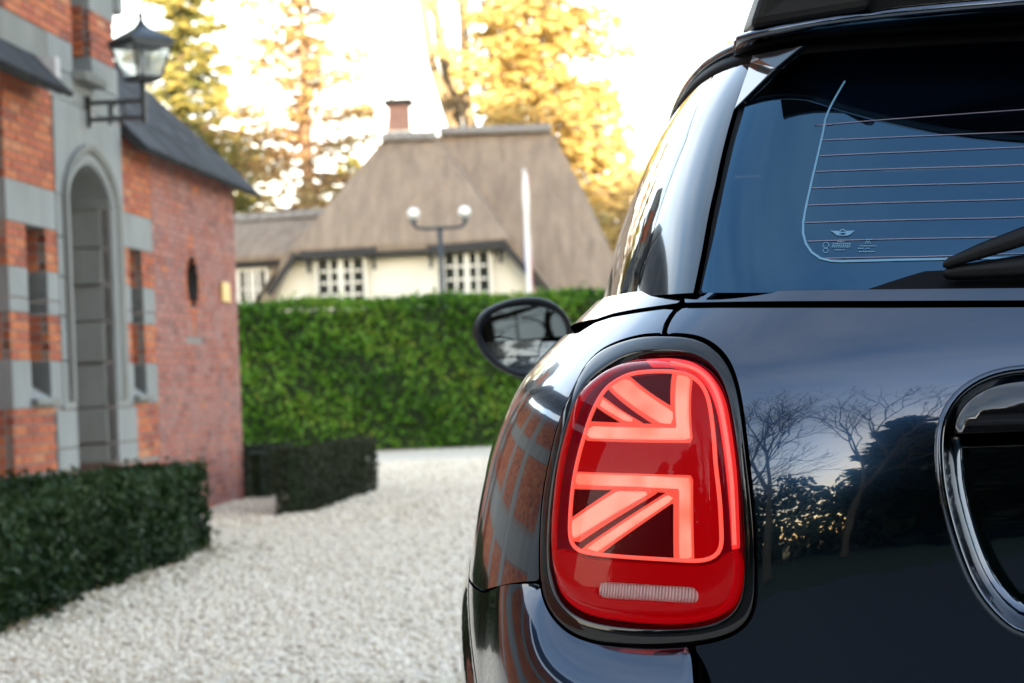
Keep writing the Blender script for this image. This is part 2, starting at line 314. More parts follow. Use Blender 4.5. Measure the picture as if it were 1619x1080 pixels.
ROLL = [(.0005, .00015, 25), (.0010, .0006, 55), (.0013, .0014, 80), (.0013, .010, 90)]
def patch(name, S, poly, m, parent, holes=(), h=None, sp=.012, roll=True, bsp=None, fine=None):
    """skin panel cut out along (s,z) outlines, with rounded turned-in edges"""
    bsp = bsp or min(sp*.5, .006)
    if h is None: h = lambda q: np.zeros(len(q))
    elif np.isscalar(h): hv = h; h = lambda q: np.full(len(q), hv)
    loops = [resample(poly, bsp, True)]+[resample(x, bsp, True) for x in holes]
    for i, l in enumerate(loops):
        if (area2(l) > 0) != (i == 0): loops[i] = l[::-1]
    lo, hi = loops[0].min(0), loops[0].max(0); g = []
    for r, z in enumerate(np.arange(lo[1], hi[1], sp*.87)): g.append(np.stack([np.arange(lo[0]+(r % 2)*sp/2, hi[0], sp), np.full(len(np.arange(lo[0]+(r % 2)*sp/2, hi[0], sp)), z)], 1))
    g = np.vstack(g) if g else np.zeros((0, 2)); ok = inside(g, loops[0])
    for l in loops[1:]: ok &= ~inside(g, l)
    g = g[ok]
    if fine is not None:
        fc, fd, fs = fine; xs = np.arange(lo[0], hi[0], fs); zs = np.arange(lo[1], hi[1], fs*.87); G2 = np.array([(x+(i % 2)*fs/2, z) for i, z in enumerate(zs) for x in xs]); G2 = G2[inside(G2, loops[0])]
        for l in loops[1:]: G2 = G2[~inside(G2, l)]
        G2 = G2[pdist(np.abs(G2), fc, False) < fd]; g = g[pdist(np.abs(g), fc, False) > fd]; G2 = G2[pdist(G2, loops[0]) > fs*.42]
    for l in loops: g = g[pdist(g, l) > sp*.42] if len(g) else g
    if fine is not None: g = np.vstack([g, G2])
    V2 = np.vstack(loops+[g]); E = []; b = 0
    for l in loops: E += [(b+i, b+(i+1) % len(l)) for i in range(len(l))]; b += len(l)
    r = geometry.delaunay_2d_cdt([Vector(v) for v in V2], E, [], 0, 1e-7); Q = np.array([tuple(v) for v in r[0]]); T = np.array(r[2])
    c = Q[T].mean(1); ok = inside(c, loops[0])
    for l in loops[1:]: ok &= ~inside(c, l)
    T = T[ok]
    def full(q, dz=0.): return S.P(q[:, 0], q[:, 1], h(q)-dz)
    e = 7e-4
    def nrm(q):
        a = full(q+[e, 0])-full(q-[e, 0]); bb = full(q+[0, e])-full(q-[0, e]); n = np.cross(bb, a); n /= np.maximum(np.linalg.norm(n, axis=1, keepdims=True), 1e-12); return n
    V = [full(Q)]; N = [nrm(Q)]; F = T.tolist(); base = len(Q)
    vv = V[0]; tn = np.cross(vv[T[:, 1]]-vv[T[:, 0]], vv[T[:, 2]]-vv[T[:, 0]]); flip = (tn*N[0][T].mean(1)).sum(1) < 0
    F = [t[::-1] if f else t for t, f in zip(F, flip)]
    if roll:
        for l in loops:
            n0 = nrm(l); prev = None; k = len(l); rings = [(0, 0, 0)]+ROLL; O = offset(l, 1., True)-l
            if area2(l) < 0: O = -O
            o3 = full(l+O*1e-3)-full(l-O*1e-3); o3 -= n0*(o3*n0).sum(1, keepdims=True); o3 /= np.maximum(np.linalg.norm(o3, axis=1, keepdims=True), 1e-12)
            p0 = full(l); st = base
            for (do, dz, al) in rings:
                V.append(p0+o3*do-n0*dz); N.append(n0*math.cos(rad(al))+o3*math.sin(rad(al))); base += k
            for j in range(len(rings)-1):
                for i in range(k):
                    a, bq, cq, d = st+j*k+i, st+j*k+(i+1) % k, st+(j+1)*k+(i+1) % k, st+(j+1)*k+i; F.append((a, d, cq, bq))
    V = np.vstack(V); N = np.vstack(N)
    me = new_mesh(name, V, F, m, smooth=True, normals=N)
    return link(name, me, parent)
def ribbon(name, S, line, wd, m, parent, h=.0008):
    l = resample(line, .012); a, b = offset(l, wd/2, False), offset(l, -wd/2, False); n = len(l)
    V = np.vstack([S.P(a[:, 0], a[:, 1], np.full(n, h)), S.P(b[:, 0], b[:, 1], np.full(n, h))])
    return obj(name, V, [(i, i+1, n+i+1, n+i) for i in range(n-1)], m, parent, smooth=True)
def sgn(P, g): P = np.array(P); P[:, 0] *= g; return P
def sym(P):
    """left half chain (first and last point on s=0) to a closed symmetric loop"""
    P = np.array(P); Q = P[::-1].copy(); Q[:, 0] *= -1; return np.vstack([P, Q[(1 if abs(P[-1, 0]) < 1e-9 else 0):(len(Q)-1 if abs(P[0, 0]) < 1e-9 else len(Q))]])

CAR = thing('car', (0, 1.9, 0), 'dark grey hatchback parked on gravel with its red tail light lit', 'car')

# --- photo outlines of the lamp and the panels round it
RO_top = [(1062, 531), (1025, 531), (999, 535), (970, 544), (951, 553), (940, 560), (927, 575), (916, 598), (903, 624), (886, 664), (875, 703), (867, 740), (859, 783), (855, 839), (854, 880), (855, 919)]
RO_bot = [(858, 940), (868, 964), (881, 982), (901, 999), (933, 1012), (970, 1018), (1025, 1021), (1083, 1018)]
RO_rgt = [(1112, 1015), (1140, 1008), (1168, 997), (1185, 979), (1192, 956), (1194, 915), (1193, 860), (1191, 825), (1187, 783), (1182, 740), (1177, 694), (1170, 640), (1161, 600), (1150, 574), (1135, 555), (1113, 540), (1090, 533)]
def relax(P, n=10, sp=.004):
    P = resample(P, sp, True)
    for _ in range(n):
        P = .25*np.roll(P, 1, 0)+.5*P+.25*np.roll(P, -1, 0); P = P-.5*(.25*np.roll(P, 1, 0)-.5*P+.25*np.roll(P, -1, 0))
    return P
RO = catmull(relax(catmull(BODY.at(RO_top+RO_bot+RO_rgt), True), 24), True, 4)
LO_px = [(1057, 562), (1025, 563), (997, 567), (970, 579), (951, 593), (936, 606), (921, 622), (909, 646), (899, 677), (890, 708), (882, 745), (877, 783), (873, 822), (872, 866), (873, 890), (877, 915), (886, 939), (903, 958), (933, 973), (979, 982), (1025, 986), (1076, 987), (1122, 980), (1150, 967), (1164, 949), (1171, 916), (1172, 860), (1169, 815), (1166, 755), (1161, 706), (1153, 659), (1146, 626), (1135, 600), (1116, 579), (1090, 567)]
LO = catmull(relax(catmull(BODY.at(LO_px, .001), True), 24), True, 4)
WI_px = [(1039, 587), (1003, 590), (983, 597), (960, 612), (949, 627), (935, 655), (923, 692), (910, 743), (904, 783), (901, 829), (902, 853), (908, 865), (923, 873), (970, 879), (1025, 883), (1060, 885), (1103, 887), (1127, 882), (1138, 872), (1141, 855), (1138, 792), (1131, 728), (1128, 684), (1122, 640), (1113, 614), (1098, 598), (1076, 589)]
WI = relax(catmull(BODY.at(WI_px, .006), True), 6)
TG_top = [(1080, 487), (1070, 494), (1061, 507), (1056, 519), (1054, 529)]
TG_edge = BODY.at(TG_top)
RT_top = BODY.at([(1062, 531), (1090, 533)])

# --- tailgate (s,z)
tg_right = offset(RO, .0032)
i0 = np.argmin(np.linalg.norm(tg_right-BODY.at([(1064, 528)])[0], axis=1)); i1 = np.argmin(np.linalg.norm(tg_right-BODY.at([(1100, 1022)])[0], axis=1))
def chain(L, a, b, step):
    out = []; i = a
    while True:
        out.append(L[i])
        if i == b: break
        i = (i+step) % len(L)
    return np.array(out)
c1, c2 = chain(tg_right, i0, i1, -1), chain(tg_right, i0, i1, 1)
tg_rchain = c1 if c1[:, 0].mean() < c2[:, 0].mean() else c2
tg_low = BODY.at([(1101, 1030), (1116, 1078)]); zlow = .44
tg_low = np.vstack([tg_low, [[tg_low[-1, 0]-.018, .54], [tg_low[-1, 0]-.045, .47], [tg_low[-1, 0]-.08, .445]]])
top_mid = BODY.at([(1619, 486), (1400, 487), (1200, 487)])
tail_half = np.vstack([[[0, top_mid[0, 1]+.001]], top_mid, TG_edge, tg_rchain, catmull(tg_low, k=5), [[0, zlow]]])
REC_px = [(1619, 588), (1584, 592), (1551, 602), (1522, 620), (1502, 642), (1491, 667), (1488, 693), (1489, 720), (1493, 771), (1507, 831), (1522, 878), (1540, 922), (1564, 958), (1595, 986), (1619, 1000)]
rec = BODY.at(REC_px); rec = catmull(np.vstack([[[0, rec[0, 1]+.006]], [[.14, rec[0, 1]+.004]], rec, [[.17, rec[-1, 1]-.012], [.1, rec[-1, 1]-.015], [0, rec[-1, 1]-.016]]]), k=5)
rec_loop = relax(sym(rec), 20, .006)
tailgate = patch('tailgate', BODY, sym(tail_half), M_paint, CAR, holes=[rec_loop], sp=.014)
tag(tailgate, 'glossy dark grey tailgate with rounded plate recess')
# plate recess: rim bead, dished pocket, handle bar
rl3 = BODY.P(resample(rec_loop, .008, True)[:, 0], resample(rec_loop, .008, True)[:, 1], 0.)
fixn(MB().tube(BODY.P(*offset(resample(rec_loop, .008, True), .002).T, np.full(len(resample(rec_loop, .008, True)), .001)), .0048, 8, closed=True).build('recess_rim', M_paint, tailgate, smooth=True))
def pocket(q): d = pdist(q, rec_loop); t = np.clip(d/.032, 0, 1); return -.034*(1-(1-t)**2.6)-.001
patch('plate_recess', BODY, offset(rec_loop, -.0015), M_paint, tailgate, h=pocket, sp=.008, roll=False)
zh = BODY.at([(1530, 696)])[0, 1]
hc = offset(rec_loop, -.011); hc = hc[hc[:, 1] > zh]; hc = hc[np.argsort(-hc[:, 0])]
def hbar(q): d = pdist(q, np.vstack([hc]), True); return .004+.010*(1-(1-np.clip(d/.03, 0, 1))**2)
patch('handle_bar', BODY, np.vstack([hc]), M_black, tailgate, h=hbar, sp=.008)
# --- tailgate upper lip under the window
lip_b = BODY.at([(1619, 479), (1400, 480), (1200, 481), (1086, 483)]); lip_t = BODY.at([(1084, 469), (1200, 465), (1400, 462), (1619, 460)])
patch('tailgate_lip', BODY, sym(np.vstack([[[0, lip_b[0, 1]+.001]], lip_b, lip_t, [[0, lip_t[-1, 1]+.001]]])), M_paint, tailgate, h=.004, sp=.008)
patch('lip_seal', BODY, sym(np.array([[0, top_mid[0, 1]-.006], [.64, TG_edge[0, 1]-.004], [.64, 1.05], [0, 1.05]])), M_rubber, tailgate, h=-.006, sp=.02, roll=False)

# --- greenhouse outlines
rw_l = GH.at([(1108, 463), (1116, 428), (1128, 378), (1140, 322), (1152, 266), (1163, 220), (1172, 190), (1184, 150), (1196, 110)])
rw_b = GH.at([(1619, 457), (1400, 460), (1200, 463)])
rw_half = np.vstack([[[0, rw_b[0, 1]]], rw_b, rw_l, [[rw_l[-1, 0]-.05, 1.318], [0, 1.322]]])
pl_r = GH.at([(1096, 463), (1110, 396), (1131, 292), (1149, 212), (1160, 174), (1176, 130), (1187, 97)])
pl_l = GH.at([(1122, 130), (1085, 222), (1041, 340), (1029, 383), (1007, 470)])

# --- lower body shell behind the panels
def shell():
    ss = np.linspace(-BODY.S, BODY.S, 161); zz = np.linspace(.2, 1.0, 22); V = []; F = []
    for z in zz: V.append(BODY.P(ss, np.full(161, z), np.full(161, -.06)))
    V = np.vstack(V); arch = []
    for y0 in (.63, 3.125): arch.append(y0)
    for i in range(21):
        for j in range(160):
            q = (i*161+j, i*161+j+1, (i+1)*161+j+1, (i+1)*161+j); c = V[list(q)].mean(0)
            if any((c[1]-y)**2+(c[2]-.31)**2 < .38**2 for y in arch) and abs(c[0]) > .6: continue
            F.append(q)
    return obj('inner_shell', V, F, M_inner, CAR, smooth=True)
shell()
MB().box((0, 1.9, .24), (.72, 0, 0), (0, 1.7, 0), (0, 0, .03)).build('floor_pan', M_inner, CAR)

def arc_sz(y0, r, z0, z1, n=40, z_c=.31):
    """wheel-arch arc on the side skin, from (rear, z0) over the top to (front, z1)"""
    a0 = math.pi-math.asin((z0-z_c)/r); a1 = math.asin((z1-z_c)/r); out = []
    for a in np.linspace(a0, a1, n):
        Y, z = y0+r*math.cos(a), z_c+r*math.sin(a); out.append((BODY.s_at(Y, z), z))
    return np.array(out)
S_door0, S_door1 = BODY.s_at(1.24, .8), BODY.s_at(2.36, .8)
zbelt = 1.012
q_edge = BODY.at([(1064, 490), (1057, 499), (1050, 511), (1047, 522), (1046, 529)])
ro_out = offset(RO, .0030); RO_x = ro_out
ia = np.argmin(np.linalg.norm(ro_out-BODY.at([(1044, 528)])[0], axis=1)); ib = np.argmin(np.linalg.norm(ro_out-BODY.at([(852, 915)])[0], axis=1))
k1, k2 = chain(ro_out, ia, ib, -1), chain(ro_out, ia, ib, 1); ro_left = k1 if k1[:, 0].mean() > k2[:, 0].mean() else k2
b_shut_u = BODY.at([(851, 918), (823, 920), (790, 926), (764, 933)])
b_shut_l = BODY.at([(765, 938), (790, 931), (823, 925), (852, 923)])
ic = np.argmin(np.linalg.norm(ro_out-BODY.at([(855, 925)])[0], axis=1)); idd = np.argmin(np.linalg.norm(ro_out-BODY.at([(1086, 1022)])[0], axis=1))
k1, k2 = chain(ro_out, ic, idd, -1), chain(ro_out, ic, idd, 1); ro_bot = k1 if len(k1) < len(k2) else k2
belt_px = BODY.at([(915, 527), (940, 511), (968, 502), (1014, 494), (1051, 489)])
belt_in = [(BODY.s_at(1.24, zbelt), zbelt), (BODY.s_at(1.0, zbelt), zbelt+.002)]
arch_q = arc_sz(.63, .425, b_shut_u[-1, 1], .34)
arch_q = arch_q[arch_q[:, 0] > b_shut_u[-1, 0]+.012]
quarter = np.vstack([q_edge, ro_left, b_shut_u, arch_q, [[S_door0-.003, .34]], [[S_door0-.003, .99]], [[BODY.s_at(1.2, zbelt), zbelt]], belt_px])
def bump_up(chn, H, D):
    s0 = chn[:, 0].max()
    def f(q):
        a = np.abs(q[:, 0]); t = np.clip((a-(s0-.10))/.26, 0, 1); fade = 1-t*t*(3-2*t)
        d = pdist(np.abs(q), chn, False)*np.where(inside(np.abs(q), RO_x), -1, 1); return H*fade*np.where(d < 0, 2.2*d/D, 1-(1-np.clip(d/D, 0, 1))**2.2)
    return f
# --- bumper: one piece round the tail, swelling out below the lamps
bt = np.vstack([b_shut_l, ro_bot])
arch_b = arc_sz(.63, .425, .30, b_shut_l[0, 1]); arch_b = arch_b[(arch_b[:, 0] < BODY.s_at(.62, .7)) & (arch_b[:, 1] <= b_shut_l[0, 1])]; arch_b = np.vstack([arch_b, [[BODY.s_at(.63-math.sqrt(.425**2-(b_shut_l[0, 1]-.002-.31)**2), b_shut_l[0, 1]), b_shut_l[0, 1]-.002]]])
corner = tg_low.copy(); corner[:, 0] += .004
bh = np.vstack([[[0, .235]], [[.55, .235]], [[arch_b[0, 0], .25]], arch_b, bt, catmull(corner, k=5), [[corner[-1, 0]-.03, .437], [0, .437]]])
bumper = patch('rear_bumper', BODY, sym(bh), M_paint, CAR, h=bump_up(ro_bot, .040, .085), sp=.016, bsp=.004, fine=(ro_bot, .10, .006))

# --- both sides
def side(g):
    P = lambda q: sgn(q, g)
    if True:
        ql = pdist
        crest = ro_left
        patch('quarter_panel', BODY, P(quarter), M_paint, CAR, sp=.011)
        # belt moulding between body and glass
        bm_ = np.vstack([belt_px[1:]+[0, .0035], q_edge[:1]+[-.004, .006], BODY.at([(1083, 469)]), [[BODY.at([(1000, 480)])[0, 0], 1.043]], [[S_door0, 1.045]], [[S_door1+.2, 1.043]], [[S_door1+.2, 1.005]], [[BODY.s_at(1.2, 1.01), zbelt+.004]]])
        patch('belt_moulding', BODY, P(bm_), M_black, CAR, h=.002, sp=.014)
        # door, front wing, front bumper share the same skin
        d0, d1 = S_door0+.003, S_door1-.003
        door = patch('door', BODY, P([[d0, .34], [d1, .34], [d1, .99], [d1, zbelt], [d0, zbelt], [d0, .99]]), M_paint, CAR, sp=.03)
        af = arc_sz(3.125, .385, .34, .34); w0 = S_door1+.003
        sF = BODY.S1+.86*(BODY.S-BODY.S1)*.86
        zt = .80
        patch('front_wing', BODY, P(np.vstack([[[w0, .34]], af, [[af[-1, 0]+.05, .34]], [[af[-1, 0]+.05, zt]], [[w0+.3, .90]], [[w0, zbelt]]])), M_paint, CAR, sp=.03)
        # wheel-arch trims
        for y0, r0, r1 in ((.63, .352, .4225), (3.125, .32, .3825)):
            o, i = arc_sz(y0, r1, .30, .30, 60), arc_sz(y0, r0, .30, .30, 60); lp = np.vstack([o, i[::-1]])
            dist = lambda q, o=o: .0006+.006*(lambda t: t*t*(3-2*t))(np.clip(pdist(np.abs(q), o, False)/.045, 0, 1))
            patch('arch_trim', BODY, P(lp), M_paint, CAR, h=dist, sp=.012)
            w = MB(); X = -g*.755; n = 48
            prof = [(.225, -.095), (.27, -.105), (.30, -.10), (.312, -.07), (.315, 0), (.312, .07), (.30, .10), (.27, .105), (.225, .095)]
            rings = [[(X+b, y0+a*math.cos(t), .315+a*math.sin(t)) for a, b in prof] for t in np.linspace(0, 2*math.pi, n+1)]
            wheel = fixn(w.loft(rings, cap=False, closed=True).build('wheel', M_tyre, CAR, smooth=True))
            rm = MB(); 
            for k in range(10):
                t = 2*math.pi*k/10; c, s_ = math.cos(t), math.sin(t); rm.bar((X-g*.07, y0, .315), (X-g*.085, y0+.22*c, .315+.22*s_), .03, .025, (1, 0, 0))
            rm.tube([(X-g*.05, y0, .315), (X-g*.092, y0, .315)], .05, 16)
            rm.tube([(X-g*.085, y0+.225*math.cos(t), .315+.225*math.sin(t)) for t in np.linspace(0, 2*math.pi, 48, endpoint=False)], .014, 8, closed=True)
            fixn(rm.build('rim', M_rim, wheel, smooth=False))
        # sill
        patch('side_sill', BODY, P([[BODY.s_at(1.03, .3), .24], [BODY.s_at(2.74, .3), .24], [BODY.s_at(2.74, .3), .334], [BODY.s_at(1.03, .3), .334]]), M_black, CAR, h=.006, sp=.03)
        # door handle
        hp = atY(801, 676, 1.36); hx = -g*abs(hp[0])
        hd = MB(); hd.tube([(-g*.852, 1.30, hp[2]), (hx+g*.004, 1.315, hp[2]), (hx+g*.004, 1.33, hp[2]), (hx+g*.003, 1.40, hp[2]+.002), (hx+g*.006, 1.45, hp[2]+.002), (-g*.852, 1.475, hp[2])], [.010, .013, .0145, .013, .012, .008], 14)
        fixn(hd.build('door_handle', M_chrome, door, smooth=True))
        # glass and pillars
        patch('window_pillar', GH, P(np.vstack([pl_r, [[pl_r[-1, 0]+.01, 1.322]], [[pl_l[0, 0]-.004, 1.322]], pl_l+[-.0012, 0]])), M_black, CAR, sp=.012)
        sq = GH.s_at(1.20, 1.2)
        patch('quarter_window', GH, P(np.vstack([pl_l+[.0012, 0], [[pl_l[-1, 0]+.1, 1.046], [sq, 1.046], [sq, 1.322], [pl_l[0, 0]+.02, 1.322]]])), M_sglass, CAR, sp=.014, roll=False)
        patch('middle_pillar', GH, P([[sq+.003, 1.04], [sq+.062, 1.04], [sq+.062, 1.322], [sq+.003, 1.322]]), M_black, CAR, sp=.02)
        sA0, sA1 = GH.s_at(2.14, 1.05), GH.s_at(1.78, 1.3)
        patch('door_window', GH, P([[sq+.065, 1.046], [sA0, 1.046], [sA1, 1.322], [sq+.065, 1.322]]), M_sglass, CAR, sp=.02, roll=False)
        patch('front_pillar', GH, P([[sA0+.004, 1.03], [sA0+.32, 1.03], [sA1+.22, 1.322], [sA1+.004, 1.322]]), M_black, CAR, sp=.02)
        # seal strip beside the rear window
        seal = np.vstack([rw_l+[.0015, 0], [[rw_l[-1, 0], 1.318]], pl_r[::-1]+[-.004, 0]])
        patch('window_seal', GH, P(seal), M_rubber, CAR, h=-.004, sp=.012)
    # --- tail lamp
    lamp = patch('tail_light', BODY, P(offset(LO, .001)), M_lampmid, CAR, h=-.004, sp=.012, roll=False)
    tag(lamp, 'lit red tail light with flag pattern')
    loo = P(LO)
    cen = LO.mean(0); an = np.linspace(-math.pi, math.pi, 361)[:-1]
    def polar(L_):
        d = L_-cen; a = np.arctan2(d[:, 1], d[:, 0]); o = np.argsort(a); return np.interp(an, a[o], np.hypot(d[:, 0], d[:, 1])[o], period=2*math.pi)
    r0, r1 = polar(offset(RO, -.0002)), polar(LO); R = []
    prof = [(0, -.012), (0, -.0016), (.012, -.0004), (.04, .0006)]+[(t, .0012+.0012*math.sin(math.pi*t)) for t in np.linspace(.1, .70, 7)]+[(t, .0022-.0115*(lambda e: e*e*(3-2*e))((t-.70)/.30)) for t in np.linspace(.73, 1.0, 10)]+[(1.02, -.016)]
    for t, hh in prof:
        rr_ = r0*(1-t)+r1*t; q = P(np.stack([cen[0]+rr_*np.cos(an), cen[1]+rr_*np.sin(an)], 1)); R.append(BODY.P(q[:, 0], q[:, 1], np.full(len(q), hh)))
    bz = fixn(MB().loft(R, cap=False).build('bezel', M_bezel, lamp, smooth=True))
    def lensh(q): d = pdist(q, loo)*np.where(inside(q, loo), 1, -1); return -.004+.022*np.where(d < 0, 2.2*d/.030, 1-(1-np.clip(d/.030, 0, 1))**2.2)
    patch('lens', BODY, P(LO), M_lens, lamp, h=lensh, sp=.007, bsp=.005, roll=False)
    def shape(name, px, m, h, sp=.015, par=lamp):
        return patch(name, BODY, P(BODY.at(px, h)), m, par, h=h, sp=sp, bsp=.004)
    hb = .004
    shape('lamp_field', [(978, 600), (1060, 592), (1063, 648), (1000, 602)], M_lampdark, .001)
    shape('lamp_field', [(941, 645), (978, 667), (932, 667)], M_lampdark, .001)
    shape('lamp_field', [(921, 698), (1091, 700), (1092, 751), (910, 744)], M_lampred, .001)
    shape('lamp_field', [(1095, 600), (1110, 616), (1119, 640), (1125, 684), (1128, 728), (1135, 792), (1138, 852), (1134, 870), (1124, 879), (1095, 884)], M_lampred, .001)
    shape('lamp_field', [(906, 774), (966, 775), (904, 814)], M_lampdark, .001)
    shape('lamp_field', [(1060, 795), (1064, 884), (960, 876), (948, 872)], M_lampdark, .001)
    bars = [[(1063, 591), (1093, 596), (1093, 698), (1008, 697), (923, 694), (931, 667), (1064, 672)],
            [(960, 612), (972, 604), (985, 597), (996, 597), (1063, 645), (1064, 671), (1034, 669)],
            [(951, 627), (1012, 668), (983, 667), (943, 642)],
            [(909, 747), (1000, 750), (1093, 753), (1095, 886), (1066, 885), (1066, 777), (1000, 773), (906, 771)],
            [(904, 819), (969, 775), (1034, 777), (906, 857), (901, 846)],
            [(920, 868), (1055, 779), (1065, 778), (1065, 791), (946, 875)]]
    core = [[(1071, 593), (1089, 597), (1089, 693), (1008, 692), (928, 690), (932, 675), (1071, 678)],
            [(967, 611), (985, 600), (993, 601), (1061, 651), (1061, 668), (1043, 666)],
            [(952, 632), (1001, 664), (988, 663), (948, 639)],
            [(911, 750), (1000, 753), (1089, 757), (1091, 883), (1075, 883), (1075, 771), (1000, 767), (909, 764)],
            [(905, 824), (975, 778), (1024, 779), (907, 849), (903, 842)],
            [(929, 867), (1053, 785), (1061, 784), (1061, 789), (943, 870)]]
    for b_, c_ in zip(bars, core):
        k = patch('light_bar', BODY, P(BODY.at(b_, .003)), M_barA, lamp, h=.003, sp=.02, bsp=.006)
        patch('light_bar_core', BODY, P(BODY.at(c_, .0048)), M_barB, lamp, h=.0048, sp=.02, bsp=.006)
    w3 = resample(P(WI), .005, True)
    fixn(MB().tube(BODY.P(w3[:, 0], w3[:, 1], np.full(len(w3), .006)), .0022, 8, closed=True).build('light_ring', M_guideB, lamp, smooth=True))
    # outer light guide: from the crown down the inner (tailgate) side
    ga = [(1022, 569), (1057, 567), (1090, 572), (1113, 585), (1130, 604), (1141, 630), (1148, 662), (1155, 708), (1160, 757), (1163, 815), (1165, 866)]
    gb = [(1158, 868), (1155, 815), (1150, 757), (1144, 708), (1137, 664), (1130, 637), (1120, 614), (1106, 596), (1086, 581), (1057, 571), (1024, 570)]
    patch('light_guide', BODY, P(np.vstack([catmull(BODY.at(ga, .008)), catmull(BODY.at(gb, .008))])), M_guide, lamp, h=.008, sp=.01, bsp=.004)
    gc = catmull(BODY.at([(1060, 573), (1088, 579), (1110, 590), (1126, 609), (1136, 633), (1143, 663), (1150, 708), (1156, 757), (1159, 812), (1161, 862)], .0095)); gc = resample(P(gc), .006)
    fixn(MB().tube(BODY.P(gc[:, 0], gc[:, 1], np.full(len(gc), .0085)), .0021, 8).build('light_guide_core', M_guideB, lamp, smooth=True))
    rim3 = resample(P(offset(LO, -.0055)), .005, True)
    fixn(MB().tube(BODY.P(rim3[:, 0], rim3[:, 1], np.full(len(rim3), .001)), .0026, 8, closed=True).build('lamp_rim', M_lampred, lamp, smooth=True))
    base = [(877, 872), (903, 874), (924, 883), (970, 888), (1025, 892), (1103, 896), (1132, 890), (1147, 877), (1168, 874), (1170, 915), (1162, 948), (1148, 965), (1121, 978), (1075, 985), (1025, 984), (979, 979), (934, 971), (905, 956), (888, 937), (880, 914)]
    rv = catmull(BODY.at([(939, 934), (943, 924), (953, 919), (1020, 923), (1088, 927), (1098, 930), (1104, 941), (1100, 953), (1090, 955), (1020, 951), (953, 947), (943, 943)], .004), True, 4)
    patch('lamp_reflector', BODY, P(catmull(BODY.at(base, .002), True, 3)), M_lampbase, lamp, holes=[P(offset(rv, .0006))], h=.002, sp=.01)
    rev = patch('reversing_lamp', BODY, P(rv), M_rev, lamp, h=-.003, sp=.008)
    ribs = MB(); ct = rv.mean(0); s0, s1 = rv[:, 0].min(), rv[:, 0].max()
    for s_ in np.arange(s0+.006, s1-.004, .0035):
        col = np.array([[s_, z] for z in np.linspace(rv[:, 1].min(), rv[:, 1].max(), 40)]); col = col[inside(col, offset(rv, -.001))]
        if len(col) < 4: continue
        c_ = P(col[[0, -1]]); ribs.tube(BODY.P(c_[:, 0], c_[:, 1], np.full(2, -.0022)), .0011, 6)
    fixn(ribs.build('reversing_lamp_rib', M_rev, lamp, smooth=True))
for g in (1, -1): side(g)

# --- rear window with heater wires, printed border and marks
rear_window = patch('rear_window', GH, sym(rw_half), M_rglass, CAR, sp=.014, roll=False)
tag(rear_window, 'tinted rear window with heater wires and printed maker mark')
bl = GH.at([(1308, 180), (1301, 212), (1291, 255), (1281, 298), (1273, 335), (1269.5, 360), (1272, 380), (1281, 397), (1297, 409), (1320, 413.5), (1360, 413), (1420, 411.5), (1500, 410), (1619, 408)])
bl = np.vstack([[[bl[0, 0]-.012, 1.27]], bl]); bl = catmull(bl, k=5)
for g in (1, -1): ribbon('heater_border', GH, sgn(np.vstack([bl, [[0, bl[-1, 1]+.001]]]), g), .0024, M_print, rear_window)
for (xa, ya, xb, yb) in [(1311, 198, 1334, 195), (1300, 222, 1381, 218.7), (1296, 247, 1500, 238), (1289, 272, 1619, 261), (1283, 298, 1619, 288), (1277, 325, 1619, 315), (1273, 352.6, 1619, 343.6), (1277, 382, 1619, 374), (1305, 409, 1500, 405)]:
    a, b = GH.at([(xa, ya), (xb, yb)]); t = (b-a)/(b[0]-a[0]); m0 = a+t*(0-a[0]); m0[1] = b[1]+.35*(m0[1]-b[1])
    c = catmull(np.array([a, .5*(a+b), b, m0]), k=4); ribbon('heater_wire', GH, np.vstack([c, sgn(c[::-1], -1)]), .0008, M_wire, rear_window)
def mark(name, px): return patch(name, GH, GH.at(px), M_print, rear_window, h=.0009, sp=.01, bsp=.0012, roll=False)
def ringmark(name, cx, cy, r, wd):
    t = np.linspace(0, 2*math.pi, 25)[:-1]; c = GH.at(np.stack([cx+r*np.cos(t), cy+r*np.sin(t)], 1)); return patch(name, GH, c, M_print, rear_window, holes=[offset(c, -wd)], h=.0009, sp=.01, bsp=.001, roll=False)
ringmark('emblem_ring', 1332.5, 368.6, 5.4, .0009)
mark('emblem_wing', [(1313.5, 365.5), (1327, 366), (1327, 371.5), (1330, 374.3), (1322, 372.5), (1317.5, 369)]); mark('emblem_wing', [(1351.5, 365.5), (1338, 366), (1338, 371.5), (1335, 374.3), (1343, 372.5), (1347.5, 369)])
mark('emblem_bar', [(1328, 367.6), (1337, 367.6), (1337, 369.4), (1328, 369.4)])
ringmark('approval_mark', 1306, 388.5, 5, .0006); ringmark('approval_mark', 1305.5, 397, 4.2, .0006)
for x0, x1, y in [(1324, 1336, 383), (1317, 1346, 386), (1316, 1346, 388.6), (1315, 1345, 391.2), (1321, 1336, 396), (1370, 1379, 379.5), (1369, 1376, 382.5), (1368, 1378, 385), (1360, 1386, 389.6), (1357, 1366, 393.5), (1369, 1376, 393.5), (1358, 1384, 398.6)]:
    n = max(1, int((x1-x0)/3.2)); wd = (x1-x0)/n
    for k in range(n): mark('print_letter', [(x0+k*wd, y-.8), (x0+(k+.78)*wd, y-.8), (x0+(k+.78)*wd, y+.8), (x0+k*wd, y+.8)])

